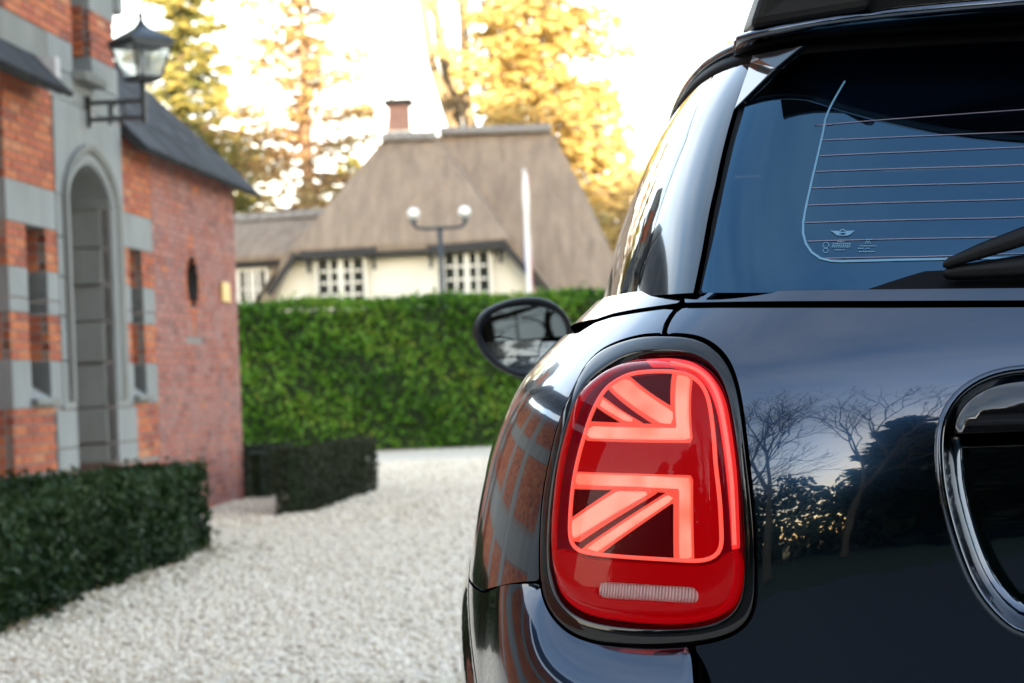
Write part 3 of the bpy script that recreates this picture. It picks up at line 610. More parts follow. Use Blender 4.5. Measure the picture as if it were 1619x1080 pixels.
# --- windscreen and bonnet, front bumper
sW = GH.s_at(2.14, 1.05)+.33; sW2 = GH.s_at(1.78, 1.3)+.23
def front_loop(Sf, lo, hi):
    a = np.array([[x, z] for x, z in lo+hi]); return a
def fpatch(name, Sf, sA, sB, z0, z1, m, sp=.03):
    S_ = Sf.S; V = []; nx, nzz = 40, 14
    for z in np.linspace(z0, z1, nzz):
        t = (z-z0)/(z1-z0); sa = sA+(sB-sA)*t; ss = np.r_[np.linspace(sa, S_-1e-4, nx), np.linspace(-S_+1e-4, -sa, nx)]; V.append(Sf.P(ss, np.full(2*nx, z)))
    n = 2*nx; F = [(i*n+j, i*n+j+1, (i+1)*n+j+1, (i+1)*n+j) for i in range(nzz-1) for j in range(n-1)]
    return fixn(obj(name, np.vstack(V), F, m, CAR, smooth=True))
fpatch('windscreen', GH, sW, sW2, 1.05, 1.322, M_sglass)
fpatch('bonnet', BODY, BODY.S1+1.9, BODY.S1+.98, .80, 1.05, M_paint)
fpatch('front_bumper', BODY, BODY.s_at(3.54, .34), BODY.s_at(3.54, .34), .24, .80, M_paint)

# --- roof, rail and spoiler
def roof():
    n = 240; ss = np.linspace(-GH.S, GH.S, n, endpoint=False); C0 = np.array([0, 1.15])
    def ring(z, out, k, zz): p = GH.P(ss, np.full(n, z), np.full(n, out)); q = p.copy(); q[:, :2] = C0+(p[:, :2]-C0)*k; q[:, 2] = zz; return q
    rail = [ring(1.312, -.012, 1, 1.308), ring(1.312, .004, 1, 1.310), ring(1.318, .008, 1, 1.320), ring(1.324, .006, 1, 1.327), ring(1.324, -.01, 1, 1.328)]
    fixn(MB().loft(rail, cap=False).build('roof_seal', M_rubber, CAR, smooth=True))
    ks = [1, 1, 1, .985, .96, .92, .86, .78, .68, .56, .42, .26, .1]
    zz = [1.329, 1.334, 1.342]+[1.342+.072*(1-k**2.6)+.008*(1-k) for k in ks[3:]]; ou = [.010, .014, .010]+[.006]*10
    rr = [ring(1.328, o, k, z) for k, z, o in zip(ks, zz, ou)]
    fixn(MB().loft(rr, cap=True).build('roof', M_paint, CAR, smooth=True))
roof()
def yt(x): return .205+.125*(abs(x)/.54)**3+.03*(abs(x)/.54)**12
sp_r = []
for x in np.linspace(-.54, .54, 61):
    y = yt(x); e = (abs(x)/.54)**6; f = 1-e
    sp_r.append([(x, .62, 1.372+.012*f), (x, .45, 1.350+.018*f), (x, y+.05, 1.3435+.004*f-.004*e), (x, y+.008, 1.3415-.004*e), (x, y, 1.338-.003*e), (x, y-.001, 1.333-.001*e), (x, y+.003, 1.3285), (x, y+.012, 1.3265), (x, .40, 1.322), (x, .62, 1.33)])
spo = fixn(MB().loft(sp_r).build('roof_spoiler', M_paint, CAR, smooth=True)); tag(spo, 'roof spoiler with black stays')
for p in spo.data.polygons: p.use_smooth = True
stay = MB()
for g in (1, -1):
    st = MB(); X = lambda a: -g*a
    lo = [(X(.527), .335, 1.338), (X(.40), .245, 1.338), (X(.40), .52, 1.36), (X(.527), .52, 1.36)]; hi = [(X(.495), .30, 1.425), (X(.385), .235, 1.425), (X(.385), .50, 1.44), (X(.495), .50, 1.44)]
    o = fixn(st.loft([lo, hi]).build('spoiler_stay', M_wiper, spo)); bevel(o, .012, 3)
    # wind deflector blade beside the window
    dp = np.array([atY(1160, 173, GH.P(*[np.array([v]) for v in GH.at([(1160, 173)])[0]])[0, 1]-.004), atY(1187, 97, GH.P(*[np.array([v]) for v in GH.at([(1187, 97)])[0]])[0, 1]-.004), atY(1192, 88, .36), atY(1268, 72, .295), atY(1225, 108, .312)])
    dp[:, 0] *= g; V = np.vstack([dp, dp+np.array([g*.009, .003, -.001])]); n = len(dp)
    o = obj('wind_deflector', V, [tuple(range(n)), tuple(range(n, 2*n))[::-1]]+[(i, (i+1) % n, n+(i+1) % n, n+i) for i in range(n)], M_black, CAR); fixn(o); bevel(o, .0015, 2)
wing = MB(); wr = []
for x in np.linspace(-.55, .55, 41):
    c = .20+.10*(abs(x)/.55)**2; wr.append([(x, c, 1.437), (x, c+.08, 1.449), (x, c+.24, 1.452), (x, c+.26, 1.446), (x, c+.1, 1.429), (x, c+.005, 1.429)])
o = MB().box((0, .40, 1.352), (.40, 0, 0), (0, .11, 0), (0, 0, .0085)).build('spoiler_step', M_wiper, spo); bevel(o, .003, 2)
fixn(wing.loft(wr).build('spoiler_wing', M_wiper, spo, smooth=True))

# --- rear wiper
def wiper():
    w = thing_part = None
    def pt(x, y, h): q = GH.at([(x, y)], h); return GH.P(q[:, 0], q[:, 1], np.array([h]))[0]
    n = GH.normal(np.array([.15]), np.array([1.05]))[0]; up = np.cross(n, np.cross(np.array([0, 0, 1.]), n)); up /= np.linalg.norm(up); rt = np.array([1., 0, 0])
    # blade carrier: long flat body lying just above the glass edge, from the left tip to past the pivot
    tip = pt(1491, 433, .016); end = np.array([.10, tip[1]-.045, tip[2]+.022])
    R = []
    for t, a, b in [(0, .002, .003), (.008, .0055, .007), (.03, .0075, .009), (.2, .013, .012), (.5, .020, .015), (.8, .022, .016), (.97, .018, .014), (1, .006, .006)]:
        c = tip+(end-tip)*t; R.append([c+up*a*math.cos(k*math.pi/7)+n*b*math.sin(k*math.pi/7) for k in range(14)])
    body = fixn(MB().loft(R).build('wiper_blade', M_wiper, CAR, smooth=True))
    t2 = pt(1491, 419, .026); e2 = np.array([.02, t2[1]-.03, t2[2]+.085]); R = []
    for t, a, b in [(0, .002, .003), (.012, .005, .006), (.1, .0085, .008), (.35, .0125, .011), (.7, .017, .014), (.95, .020, .018), (1, .012, .012)]:
        c = t2+(e2-t2)*t+np.array([0, 0, 1])*.012*math.sin(t*math.pi); R.append([c+up*a*math.cos(k*math.pi/7)+n*b*math.sin(k*math.pi/7) for k in range(14)])
    fixn(MB().loft(R).build('wiper_arm', M_wiper, CAR, smooth=True))
    MB().tube([e2, e2-n*.06], .02, 16).build('wiper_pivot', M_wiper, CAR, smooth=True)
wiper()

# --- door mirrors
def door_mirror(g):
    c0 = np.array([-.90, 2.25, 1.045]); nn = np.array([math.sin(rad(15)), -math.cos(rad(15)), .0]); nn /= np.linalg.norm(nn)
    def on(px, off=0.):
        out = []
        for x, y in px: d = dirv(x, y); out.append(CAM+d*(((c0+nn*off-CAM)@nn)/(d@nn)))
        return np.array(out)
    O = catmull(on([(752, 527), (757, 506), (773, 489), (807, 475), (840, 471), (866, 475), (888, 489), (901, 508), (907, 530), (902, 556), (884, 582), (858, 596), (836, 597), (812, 592), (784, 577), (763, 555)]), True, 5)
    Gl = catmull(on([(761, 527), (769, 507), (789, 491), (829, 483), (868, 488), (889, 503), (896, 528), (886, 558), (862, 581), (826, 585), (796, 576), (773, 553)], -.006), True, 5)
    O = resample(O, .008, True); n = len(O); Gl = resample(Gl, .008, True); cO = O.mean(0); cG = Gl.mean(0)
    idx = np.linspace(0, len(Gl), n, endpoint=False); Gm = np.array([Gl[int(i) % len(Gl)]*(1-i % 1)+Gl[(int(i)+1) % len(Gl)]*(i % 1) for i in idx])
    # line the two loops up
    j = np.argmin(np.linalg.norm(Gm-O[0], axis=1)); Gm = np.roll(Gm, -j, 0)
    if np.linalg.norm(Gm[n//4]-O[n//4]) > np.linalg.norm(Gm[-(n//4)]-O[n//4]): Gm = np.roll(Gm[::-1], 1, 0)
    fwd = -nn; R = [Gm+fwd*.004, Gm, Gm+(O-Gm)*.25-fwd*.004, Gm+(O-Gm)*.7-fwd*.003, O, O+(O-cO)*.03+fwd*.012]
    for d, k in ((.03, 1.03), (.055, .99), (.08, .90), (.105, .74), (.125, .5), (.135, .22)): R.append(cO+(O-cO)*k+fwd*d+np.array([.02, 0, 0])*d/.135)
    def m(v): v = np.array(v); v[..., 0] *= g; return v
    h = fixn(MB().loft([m(r) for r in R], cap=False).build('door_mirror', M_plast, CAR, smooth=True)); tag(h, 'black door mirror')
    fixn(obj('mirror_glass', np.vstack([m(Gm+fwd*.002), [m(cG+fwd*.002)]]), [(i, (i+1) % n, n) for i in range(n)], M_mirror, h))
    MB().tube([m(np.array([-.86, 2.30, 1.0])), m(np.array([-.80, 2.30, .985])), m(np.array([-.73, 2.30, .99]))], [.03, .026, .03], 12).build('mirror_foot', M_plast, h, smooth=True)
for g in (1, -1): door_mirror(g)

# --- seats
def cushion(name, c, sx, sy, sz, tilt, parent, p=3.2):
    n, k = 24, 14; R = []
    for j in range(k+1):
        v = -math.pi/2+math.pi*j/k; cv = abs(math.cos(v))**(2/p); sv = math.copysign(abs(math.sin(v))**(2/p), math.sin(v)); ring = []
        for i in range(n):
            t = 2*math.pi*i/n; x = math.copysign(abs(math.cos(t))**(2/p), math.cos(t))*cv*sx; y = math.copysign(abs(math.sin(t))**(2/p), math.sin(t))*cv*sy; z = sv*sz
            ring.append((c[0]+x, c[1]+y*math.cos(tilt)-z*math.sin(tilt), c[2]+y*math.sin(tilt)+z*math.cos(tilt)))
        R.append(ring)
    return fixn(MB().loft(R).build(name, M_seat, parent, smooth=True))
for x in (-.36, .36):
    s = cushion('front_seat', (x, 1.75, .50), .24, .25, .10, 0, CAR); cushion('backrest', (x, 1.46, .80), .23, .08, .33, rad(-0)+.25, s); cushion('headrest', (x, 1.36, 1.19), .13, .05, .09, .2, s)
s = cushion('rear_seat', (0, .95, .48), .6, .25, .1, 0, CAR); cushion('backrest', (0, .66, .78), .6, .07, .28, .3, s)
for x in (-.47, .47): cushion('headrest', (x, .55, 1.105), .12, .05, .085, .15, s)

# =================================================================== ground
rng = np.random.default_rng(5)
M_gravel = mat('gravel ground', (.76, .675, .545), .95, noise=(16, (.56, .485, .38), .16), bump=(60, .6, .02), coord='Object')
M_stone = mat('gravel stone', (.5, .5, .5), .85, attr=('rnd', [(.40, .34, .26), (.58, .50, .39), (.73, .635, .50), (.81, .725, .595), (.86, .785, .665)]))
M_asph = mat('asphalt', (.045, .046, .05), .9, noise=(30, (.06, .06, .062), .2), bump=(180, .5, .006))
M_lawn = mat('lawn', (.028, .05, .014), .95, noise=(3, (.045, .06, .02), .2), bump=(40, .8, .04))
tag(obj('ground', [(-900, -900, -.03), (900, -900, -.03), (900, 1500, -.03), (-900, 1500, -.03)], [(0, 1, 2, 3)], M_lawn), kind='structure')
g = tag(obj('gravel_yard', [(-14, -2.6, 0), (12, -2.6, 0), (12, 33, 0), (-14, 33, 0)], [(0, 1, 2, 3)], M_gravel), kind='structure')
tag(obj('road', [(-120, -9.5, -.01), (120, -9.5, -.01), (120, -2.75, -.01), (-120, -2.75, -.01)], [(0, 1, 2, 3)], M_asph), kind='structure')
k = MB()
for i in range(-26, 24): k.box((i*.5+.25, -2.675, 0), (.247, 0, 0), (0, .07, 0), (0, 0, .03))
kb = tag(k.build('kerb', mat('kerb stone', (.25, .25, .24), .9, bump=(60, .5))), kind='structure')
# loose stones: one countless mass
def stones(n, x0, x1, y0, y1, smin, smax):
    t = (1+5**.5)/2; ico = np.array([(-1, t, 0), (1, t, 0), (-1, -t, 0), (1, -t, 0), (0, -1, t), (0, 1, t), (0, -1, -t), (0, 1, -t), (t, 0, -1), (t, 0, 1), (-t, 0, -1), (-t, 0, 1)])/np.sqrt(1+t*t)
    fi = np.array([(0, 11, 5), (0, 5, 1), (0, 1, 7), (0, 7, 10), (0, 10, 11), (1, 5, 9), (5, 11, 4), (11, 10, 2), (10, 7, 6), (7, 1, 8), (3, 9, 4), (3, 4, 2), (3, 2, 6), (3, 6, 8), (3, 8, 9), (4, 9, 5), (2, 4, 11), (6, 2, 10), (8, 6, 7), (9, 8, 1)])
    c = np.stack([rng.uniform(x0, x1, n), rng.uniform(y0, y1, n)], 1)
    px = proj(np.c_[c, np.zeros(n)]); c = c[(px[:, 0] > -300) & (px[:, 0] < 1350)]; n = len(c)
    sz = rng.uniform(smin, smax, n); A = rng.normal(size=(n, 3, 3)); q, _ = np.linalg.qr(A); sc = np.stack([np.ones(n), rng.uniform(.6, 1, n), rng.uniform(.45, .8, n)], 1)*sz[:, None]
    base = ico[None]*rng.uniform(.8, 1.2, (n, 12, 1)); V = np.einsum('nij,nkj->nki', q, base*sc[:, None, :]); V[..., 2] *= .75
    V[..., :2] += c[:, None, :]; V[..., 2] += (sz*rng.uniform(.1, .6, n))[:, None]
    F = (fi[None]+12*np.arange(n)[:, None, None]).reshape(-1, 3); r = np.repeat(np.clip(rng.normal(.62, .24, n), 0, 1), 20)
    return V.reshape(-1, 3), F, r
A1 = stones(78000, -4.2, 2.2, 4.2, 12.5, .008, .018); A2 = stones(46000, -5.2, 4.0, 12.5, 25, .012, .024)
V = np.vstack([A1[0], A2[0]]); F = np.vstack([A1[1], A2[1]+len(A1[0])])
me = new_mesh('gravel_stones', V, F, M_stone, rnd=np.r_[A1[2], A2[2]])
tag(link('gravel_stones', me), 'loose white gravel stones covering the yard', 'gravel', kind='stuff')

# =================================================================== foliage helpers
def cards(C, Dn, Ln, Wd, roll, r, fold=.15):
    """leaf pieces: two triangles each, folded along the spine; centres C, directions Dn"""
    n = len(C); Dn = Dn/np.maximum(np.linalg.norm(Dn, axis=1, keepdims=True), 1e-9); rv = rng.normal(size=(n, 3)) if roll is None else roll
    S = np.cross(Dn, rv); S /= np.maximum(np.linalg.norm(S, axis=1, keepdims=True), 1e-9); Nn = np.cross(S, Dn)
    Ln = np.asarray(Ln)[:, None]; Wd = np.asarray(Wd)[:, None]
    a, b = C-Dn*Ln/2, C+Dn*Ln/2; l = C+S*Wd/2+Nn*Wd*fold; q = C-S*Wd/2+Nn*Wd*fold
    V = np.stack([a, l, b, q], 1).reshape(-1, 3); i = 4*np.arange(n)[:, None]; F = np.stack([i+[0, 2, 1], i+[0, 3, 2]], 1).reshape(-1, 3)
    return V, F, np.repeat(r, 2)
def hedge_box(name, label, corners, z1, leaf, n, cols, cat='hedge', inset=.10, jitter=.05, wob=.03, parent=None):
    """clipped hedge on a four-cornered footprint: dark woody core and a skin of leaves"""
    cn = np.array(corners, float); cen = cn.mean(0); e = thing(name, (*cen, 0), label, cat)
    cc = []
    for i in range(4):
        p, q = cn[(i+1) % 4]-cn[i], cn[(i-1) % 4]-cn[i]; p, q = p/np.linalg.norm(p), q/np.linalg.norm(q); cc.append(cn[i]+(p+q)*inset/max(abs(p[0]*q[1]-p[1]*q[0]), .3))
    V = [(*p, 0.02) for p in cc]+[(*p, z1-inset*.9) for p in cc]
    fixn(obj('core', V, [(0, 1, 2, 3), (4, 5, 6, 7), (0, 1, 5, 4), (1, 2, 6, 5), (2, 3, 7, 6), (3, 0, 4, 7)], MATS.get('hedge core') or mat('hedge core', (.014, .028, .008), 1), e))
    P = []; N = []; quads = []
    for i in range(4):
        a, b = cn[i], cn[(i+1) % 4]; d = b-a; nn = np.array([d[1], -d[0]])/np.linalg.norm(d)
        if nn@((a+b)/2-cen) < 0: nn = -nn
        quads.append((np.linalg.norm(d)*z1, a, d, nn))
    A = sum(q[0] for q in quads); top = abs(area2(cn)); A += top
    for ar, a, d, nn in quads:
        k = int(n*ar/A); u = rng.uniform(-.01, 1.01, k); z = z1*rng.uniform(0, 1.0, k)**.95; pos = a+d*u[:, None]
        w = wob*(np.sin(u*np.linalg.norm(d)*2.1+z*3)+np.sin(u*np.linalg.norm(d)*5.3-z*4.4+1))
        dep = -np.abs(rng.normal(0, jitter, k))+w+(rng.random(k) < .07)*rng.uniform(0, leaf*.9, k); P.append(np.c_[pos+nn*dep[:, None], z]); N.append(np.tile([*nn, .15], (k, 1)))
    k = int(n*top/A); m_ = 0; pts = []
    u, v = rng.uniform(0, 1, k), rng.uniform(0, 1, k); pos = (cn[0]*(1-u)[:, None]+cn[1]*u[:, None])*(1-v)[:, None]+(cn[3]*(1-u)[:, None]+cn[2]*u[:, None])*v[:, None]
    P.append(np.c_[pos, z1-np.abs(rng.normal(0, jitter*.6, k))+wob*(np.sin(pos[:, 0]*3)+np.sin(pos[:, 1]*2.3+1))+(rng.random(k) < .06)*rng.uniform(0, leaf*.9, k)]); N.append(np.tile([0, 0, 1.], (k, 1)))
    P = np.vstack(P); N = np.vstack(N); m = len(P); Dr = rng.normal(size=(m, 3))+N*.55; rol = N+rng.normal(size=(m, 3))*.75
    V, F, r = cards(P, Dr, leaf*rng.uniform(.6, 1.25, m), leaf*.45*rng.uniform(.7, 1.2, m), rol, np.clip(rng.normal(.5, .22, m)+.25*np.sin(P[:, 0]*2.3+P[:, 2]*3.1), 0, 1))
    o = link('leaves', new_mesh('leaves', V, F, cols, rnd=r), e); o['kind'] = 'stuff'; return e
M_laurel = leafmat('laurel leaves', [(.020, .066, .005), (.048, .135, .008), (.085, .21, .014), (.12, .26, .026), (.17, .24, .024)], .28, .45)
M_yew = leafmat('yew leaves', [(.008, .022, .007), (.018, .042, .012), (.034, .066, .02), (.055, .08, .026)], .2, .55)
M_box = leafmat('box leaves', [(.012, .016, .008), (.022, .03, .012), (.034, .044, .018), (.05, .045, .022)], .2, .6)

def seg(px1, px2): return ground(*px1)[:2], ground(*px2)[:2]
# laurel hedge across the yard
hedge_box('laurel_hedge', 'tall clipped laurel hedge with glossy green leaves in front of the thatched house', [(-9.5, 29.0), (9, 32.4), (8.8, 34.0), (-9.7, 30.6)], 2.34, .13, 46000, M_laurel, inset=.16, jitter=.07, wob=.03)
# yew hedge in the foreground
a, b = seg((-60, 1028), (332, 868))
nd = (b-a)/np.linalg.norm(b-a); nl = np.array([-nd[1], nd[0]])
hedge_box('yew_hedge', 'dark green clipped yew hedge beside the lodge doorway', [a, b, b+nl*.62-nd*.1, a+nl*.9], .50, .062, 34000, M_yew, inset=.10, jitter=.06, wob=.03)
c0, c1, c2 = (ground(x, y)[:2] for x, y in ((436, 817), (494, 811), (597, 776)))
hedge_box('box_hedge', 'low square-cut box hedge standing free on the gravel', [c0, c1, c2, c0+(c2-c1)*.96], .50, .04, 14000, M_box, inset=.06, jitter=.02, wob=.008)
c0 = ground(424, 789)[:2]
hedge_box('box_hedge', 'low box hedge pressed against the far corner of the lodge', [c0+[-.01, 0], c0+[-.02, 1.6], c0+[-.6, 1.6], c0+[-.21, .02]], .46, .04, 6000, M_box, inset=.06, jitter=.02, wob=.008)

# leaf litter drifted along the hedge feet
n = 420; t = rng.random(n); A_, B_ = ground(-20, 1012)[:2], ground(345, 866)[:2]; pos = A_+(B_-A_)*t[:, None]+np.c_[np.abs(rng.normal(0, .22, n))-.05, rng.normal(0, .15, n)]
n2 = 260; pos = np.vstack([pos, np.c_[rng.uniform(-3.4, .6, n2), rng.uniform(5, 26, n2)]]); m_ = len(pos)
V, F, r = cards(np.c_[pos, np.full(m_, .028)], np.c_[rng.normal(size=(m_, 2)), rng.normal(0, .15, m_)], rng.uniform(.02, .05, m_), rng.uniform(.012, .028, m_), np.c_[rng.normal(0, .3, (m_, 2)), np.ones(m_)], rng.random(m_))
tag(link('leaf_litter', new_mesh('leaf_litter', V, F, leafmat('dead leaves', [(.10, .06, .03), (.20, .12, .05), (.26, .20, .07), (.10, .11, .04)], .2), rnd=r)), 'scattered small dead leaves lying on the gravel', 'leaf litter', kind='stuff')

# =================================================================== brick lodge
GC = ground(387, 790); dd = dirv(1100, HZ-.0384*290); Dw = np.array([dd[0], dd[1], 0]); Dw /= np.linalg.norm(Dw); Nw = np.array([Dw[1], -Dw[0], 0]); Zw = np.array([0, 0, 1.])
def W(a, b, z): return GC-Dw*a+Nw*b+Zw*z            # a: metres from the far corner towards the camera, b: out of the wall
M_mortar = mat('mortar', (.30, .26, .23), .95, noise=(9, (.22, .19, .17), .2), bump=(120, .6, .004))
M_brickO = mat('orange brick', (.4, .15, .08), .85, attr=('rnd', [(.20, .035, .02), (.37, .065, .022), (.48, .105, .028), (.54, .155, .042), (.54, .23, .11)]), noise=(14, (.36, .16, .11), .1), bump=(90, .5, .004))
M_brickP = mat('pink brick', (.4, .2, .2), .88, attr=('rnd', [(.22, .07, .055), (.31, .09, .06), (.38, .125, .085), (.39, .16, .125), (.48, .14, .05)]), noise=(5, (.30, .19, .18), .1), bump=(90, .5, .004))
M_ston = mat('grey stone', (.29, .305, .305), .85, noise=(4, (.20, .21, .20), .22, (1, 1, .35)), bump=(70, .35, .004))
M_stonD = mat('weathered stone', (.25, .26, .245), .9, noise=(3, (.16, .16, .145), .25, (1, 1, .4)), bump=(60, .5, .006))
M_slate = mat('slate', (.10, .11, .14), .85, spec=.05, attr=('rnd', [(.02, .023, .03), (.033, .037, .047), (.046, .052, .066), (.075, .08, .095)]), noise=(6, (.09, .09, .08), .2), bump=(40, .4, .004))
M_lead = mat('lead flashing', (.38, .37, .38), .6, noise=(8, (.5, .49, .48), .2)); M_wood = mat('dark eaves timber', (.02, .018, .016), .7)
LOD = thing('brick_lodge', W(3.2, -1.5, 0), 'old brick lodge with grey stone doorway, slit windows and slate roof', 'building')
def wbox(mb, a0, a1, b0, b1, z0, z1, r=0.): mb.box(W((a0+a1)/2, (b0+b1)/2, (z0+z1)/2), Dw*(a1-a0)/2, Nw*(b1-b0)/2, Zw*(z1-z0)/2, r)
PROTO = {}
def proto_box(m, i, n=5):
    if (m.name, i) not in PROTO:
        mb = MB(); mb.box((0, 0, 0), (.5, 0, 0), (0, .5, 0), (0, 0, .5), (i+.5)/n); PROTO[(m.name, i)] = new_mesh('brick', mb.V, mb.F, m, rnd=mb.R)
    return PROTO[(m.name, i)]
ROTW = Matrix((( -Dw[0], Nw[0], 0), (-Dw[1], Nw[1], 0), (0, 0, 1))).to_quaternion()
BR = []                                              # all bricks: a0,a1,b0,b1,z0,z1,material,rnd
def bricks(a0, a1, z0, z1, m, b1=.0, depth=.05, holes=(), L=.21, H=.05, J=.010, spread=.25, mean=.5, jamb=None):
    row = int(round(z0/.06))
    z = z0
    while z < z1-.02:
        zt = min(z+H, z1-J*.3); off = (row % 2)*.11; a = a0-((a0*1.0+off) % .22)
        while a < a1:
            u0, u1 = max(a+J/2, a0), min(a+L+J/2, a1)
            segs = [(u0, u1)]
            for (h0, h1, g0, g1) in holes:
                if zt > g0 and z < g1:
                    ns = []
                    for s0, s1 in segs:
                        if s1 <= h0 or s0 >= h1: ns.append((s0, s1)); continue
                        if s0 < h0: ns.append((s0, h0))
                        if s1 > h1: ns.append((h1, s1))
                    segs = ns
            for s0, s1 in segs:
                if s1-s0 > .02: BR.append((s0, s1, b1-depth+rng.uniform(-.0015, .0015), b1+rng.uniform(-.002, .002), z, zt, m, float(np.clip(rng.normal(mean, spread), 0, .999))))
            a += L+J
        z += .06; row += 1
SLITS = [(3.22, 3.57, .97, 2.05), (5.54, 5.94, .97, 2.05)]
DOOR = (4.06, 5.04)
mb = MB()                                            # mortar backing, 8 mm behind the brick faces
for (a0, a1) in ((2.9, 3.22), (3.57, 4.06), (5.04, 5.54), (5.94, 6.3)): wbox(mb, a0, a1, -.40, -.008, 0, 2.95)
for a0, a1 in ((3.22, 3.57), (5.54, 5.94)): wbox(mb, a0, a1, -.40, -.2, 0, 2.95); wbox(mb, a0, a1, -.1999, -.008, 0, .93); wbox(mb, a0, a1, -.1999, -.008, 2.06, 2.95)
wbox(mb, 4.06, 5.04, -.9, -.55, 0, 2.95)
wall_a = fixn(mb.build('gatehouse_wall', M_mortar, LOD))
mb = MB(); wbox(mb, 0.005, 1.47, -4.0, -.008, 0, 2.9); wbox(mb, 1.84, 2.8999, -4.0, -.008, 0, 2.9); wbox(mb, 1.47, 1.84, -4.0, -.008, 0, 1.69); wbox(mb, 1.47, 1.84, -4.0, -.008, 2.09, 2.9); wbox(mb, 1.47, 1.84, -4.0, -.15, 1.69, 2.09); wall_p = fixn(mb.build('wing_wall', M_mortar, LOD))
mb = MB(); wbox(mb, 6.3, 17.0, -4.0, -.408, 0, 3.0); wall_n = fixn(mb.build('near_wall', M_mortar, LOD))
for z0, z1 in ((.51, .91), (1.21, 1.50), (1.78, 2.05), (2.31, 2.95)):
    up = z0 > 2
    for a0, a1 in (((5.30, 6.30) if not up else (5.32, 6.30)), ((2.90, 3.72) if z0 > .6 else (2.90, 3.56))):
        if a0 == 5.30 and z0 < .6: a0 = 5.48
        bricks(a0, a1, z0+.004, z1, M_brickO, holes=SLITS)
bricks(2.9, 6.30, .004, .50, M_brickP, holes=[(4.06, 5.04, 0, 1)])
bricks(.004, 2.896, .004, 2.86, M_brickP, holes=[(1.36, 1.95, 1.42, 2.33)], mean=.45)
# diamond of orange bricks round the oval window
for z in np.arange(1.444, 2.32, .06):
    hw = .29*(1-abs(z+.025-1.885)/.45); iz = (z+.025-1.89)/.21; oh = .19*math.sqrt(max(0, 1-iz*iz)); c = 1.655
    for s0, s1, M_ in ((c-hw, c-oh, M_brickO), (c+oh, c+hw, M_brickO), (1.362, c-hw-.004, M_brickP), (c+hw+.004, 1.948, M_brickP)):
        if oh == 0 and s0 == c-hw: s1 = c+hw
        elif oh == 0 and s1 == c+hw: continue
        if s1-s0 > .012:
            n = max(1, int(round((s1-s0)/.2)))
            for k in range(n): BR.append((s0+(s1-s0)*k/n+.003, s0+(s1-s0)*(k+1)/n-.003, -.05, .001, z, z+.05, M_, float(np.clip(rng.normal(.45, .2), 0, .999))))
# near end face of the pier (faces the camera) and slit jambs: bricks laid into the depth
JB = []
for z0, z1 in ((.004, .50), (.514, .91), (1.214, 1.50), (1.784, 2.05), (2.314, 2.95)):
    z = z0
    while z < z1-.02:
        for aw, b0, b1 in ((6.30, -.40, 0), (5.54, -.20, -.052), (3.22, -.20, -.052)):
            if aw < 6 and not (.97 < z < 2.03): continue
            bb = b1
            while bb > b0+.03:
                e0 = max(b0, bb-.1); JB.append((aw-.008, aw+.003, e0+.005, bb-.004 if bb < 0 else bb-.06, z, min(z+.05, z1-.003), M_brickP if z < .5 else M_brickO, float(np.clip(rng.normal(.4, .25), 0, .999)))); bb = e0
        z += .06
BR += [j for j in JB if j[3]-j[2] > .012]
NB = len(BR); bricks(6.31, 16.99, .004, 2.98, M_brickO, b1=-.40, holes=[(9, 9.6, 0, 3), (11.2, 11.8, 0, 3), (14, 14.6, 0, 3), (6.3, 17, 2.05, 2.31), (6.3, 17, .91, 1.21)]); near = BR[NB:]; BR = BR[:NB]
BR.sort(key=lambda q: -(q[0]+q[1])/2)
vis = [q for q in BR if -40 < proj(W((q[0]+q[1])/2, q[3], (q[4]+q[5])/2))[0] and q[4] > .3]
single = set(id(q) for q in vis[:300])
stuff = {}
for q in BR:
    a0, a1, b0, b1, z0, z1, m, r = q; par = wall_p if a1 < 2.898 else wall_a
    if id(q) in single:
        o = bpy.data.objects.new('brick', proto_box(m, int(r*5))); COL.objects.link(o); o.parent = par; o.location = tuple(W((a0+a1)/2, (b0+b1)/2, (z0+z1)/2)-world_loc(par)); o.rotation_mode = 'QUATERNION'; o.rotation_quaternion = ROTW; o.scale = (a1-a0, b1-b0, z1-z0)
    else:
        mb = stuff.setdefault((m.name, par.name), (MB(), m, par))[0]; wbox(mb, a0, a1, b0, b1, z0, z1, r)
for (mb, m, par) in stuff.values():
    o = fixn(mb.build('brickwork', m, par, rnd=True)); o['kind'] = 'stuff'
mb = MB()
for q in near: wbox(mb, *q[:6], q[7])
o = fixn(mb.build('brickwork', M_brickO, wall_n, rnd=True)); o['kind'] = 'stuff'
# stone dressings
def stone(a0, a1, b0, b1, z0, z1, m=None, nm='stone_block', bv=.006):
    mb = MB(); wbox(mb, a0, a1, b0, b1, z0, z1); return bevel(fixn(mb.build(nm, m or M_ston, LOD)), bv)
g_ = .004
for a0, a1, z0, z1 in [(9, 9.6, 0, 3), (11.2, 11.8, 0, 3), (14, 14.6, 0, 3)]+[(x, y, *z) for z in ((2.05, 2.31), (.91, 1.21)) for x, y in ((6.31, 8.99), (9.61, 11.19), (11.81, 13.99), (14.61, 16.99))]: stone(a0, a1, -.5, -.394, z0, z1-.004)
for a0, a1 in ((5.32, 6.302), (2.898, 3.72)): stone(a0+g_, a1, -.4, .004, 2.05+g_, 2.31-g_)
for z0, z1 in ((1.50, 1.59), (1.59, 1.78), (.91, 1.21)):
    stone(5.94, 6.302, -.4, .003, z0+g_, z1-g_); stone(5.30, 5.54, -.4, .003, z0+g_, z1-g_); stone(3.57, 3.72, -.4, .003, z0+g_, z1-g_); stone(2.898, 3.22, -.4, .003, z0+g_, z1-g_)
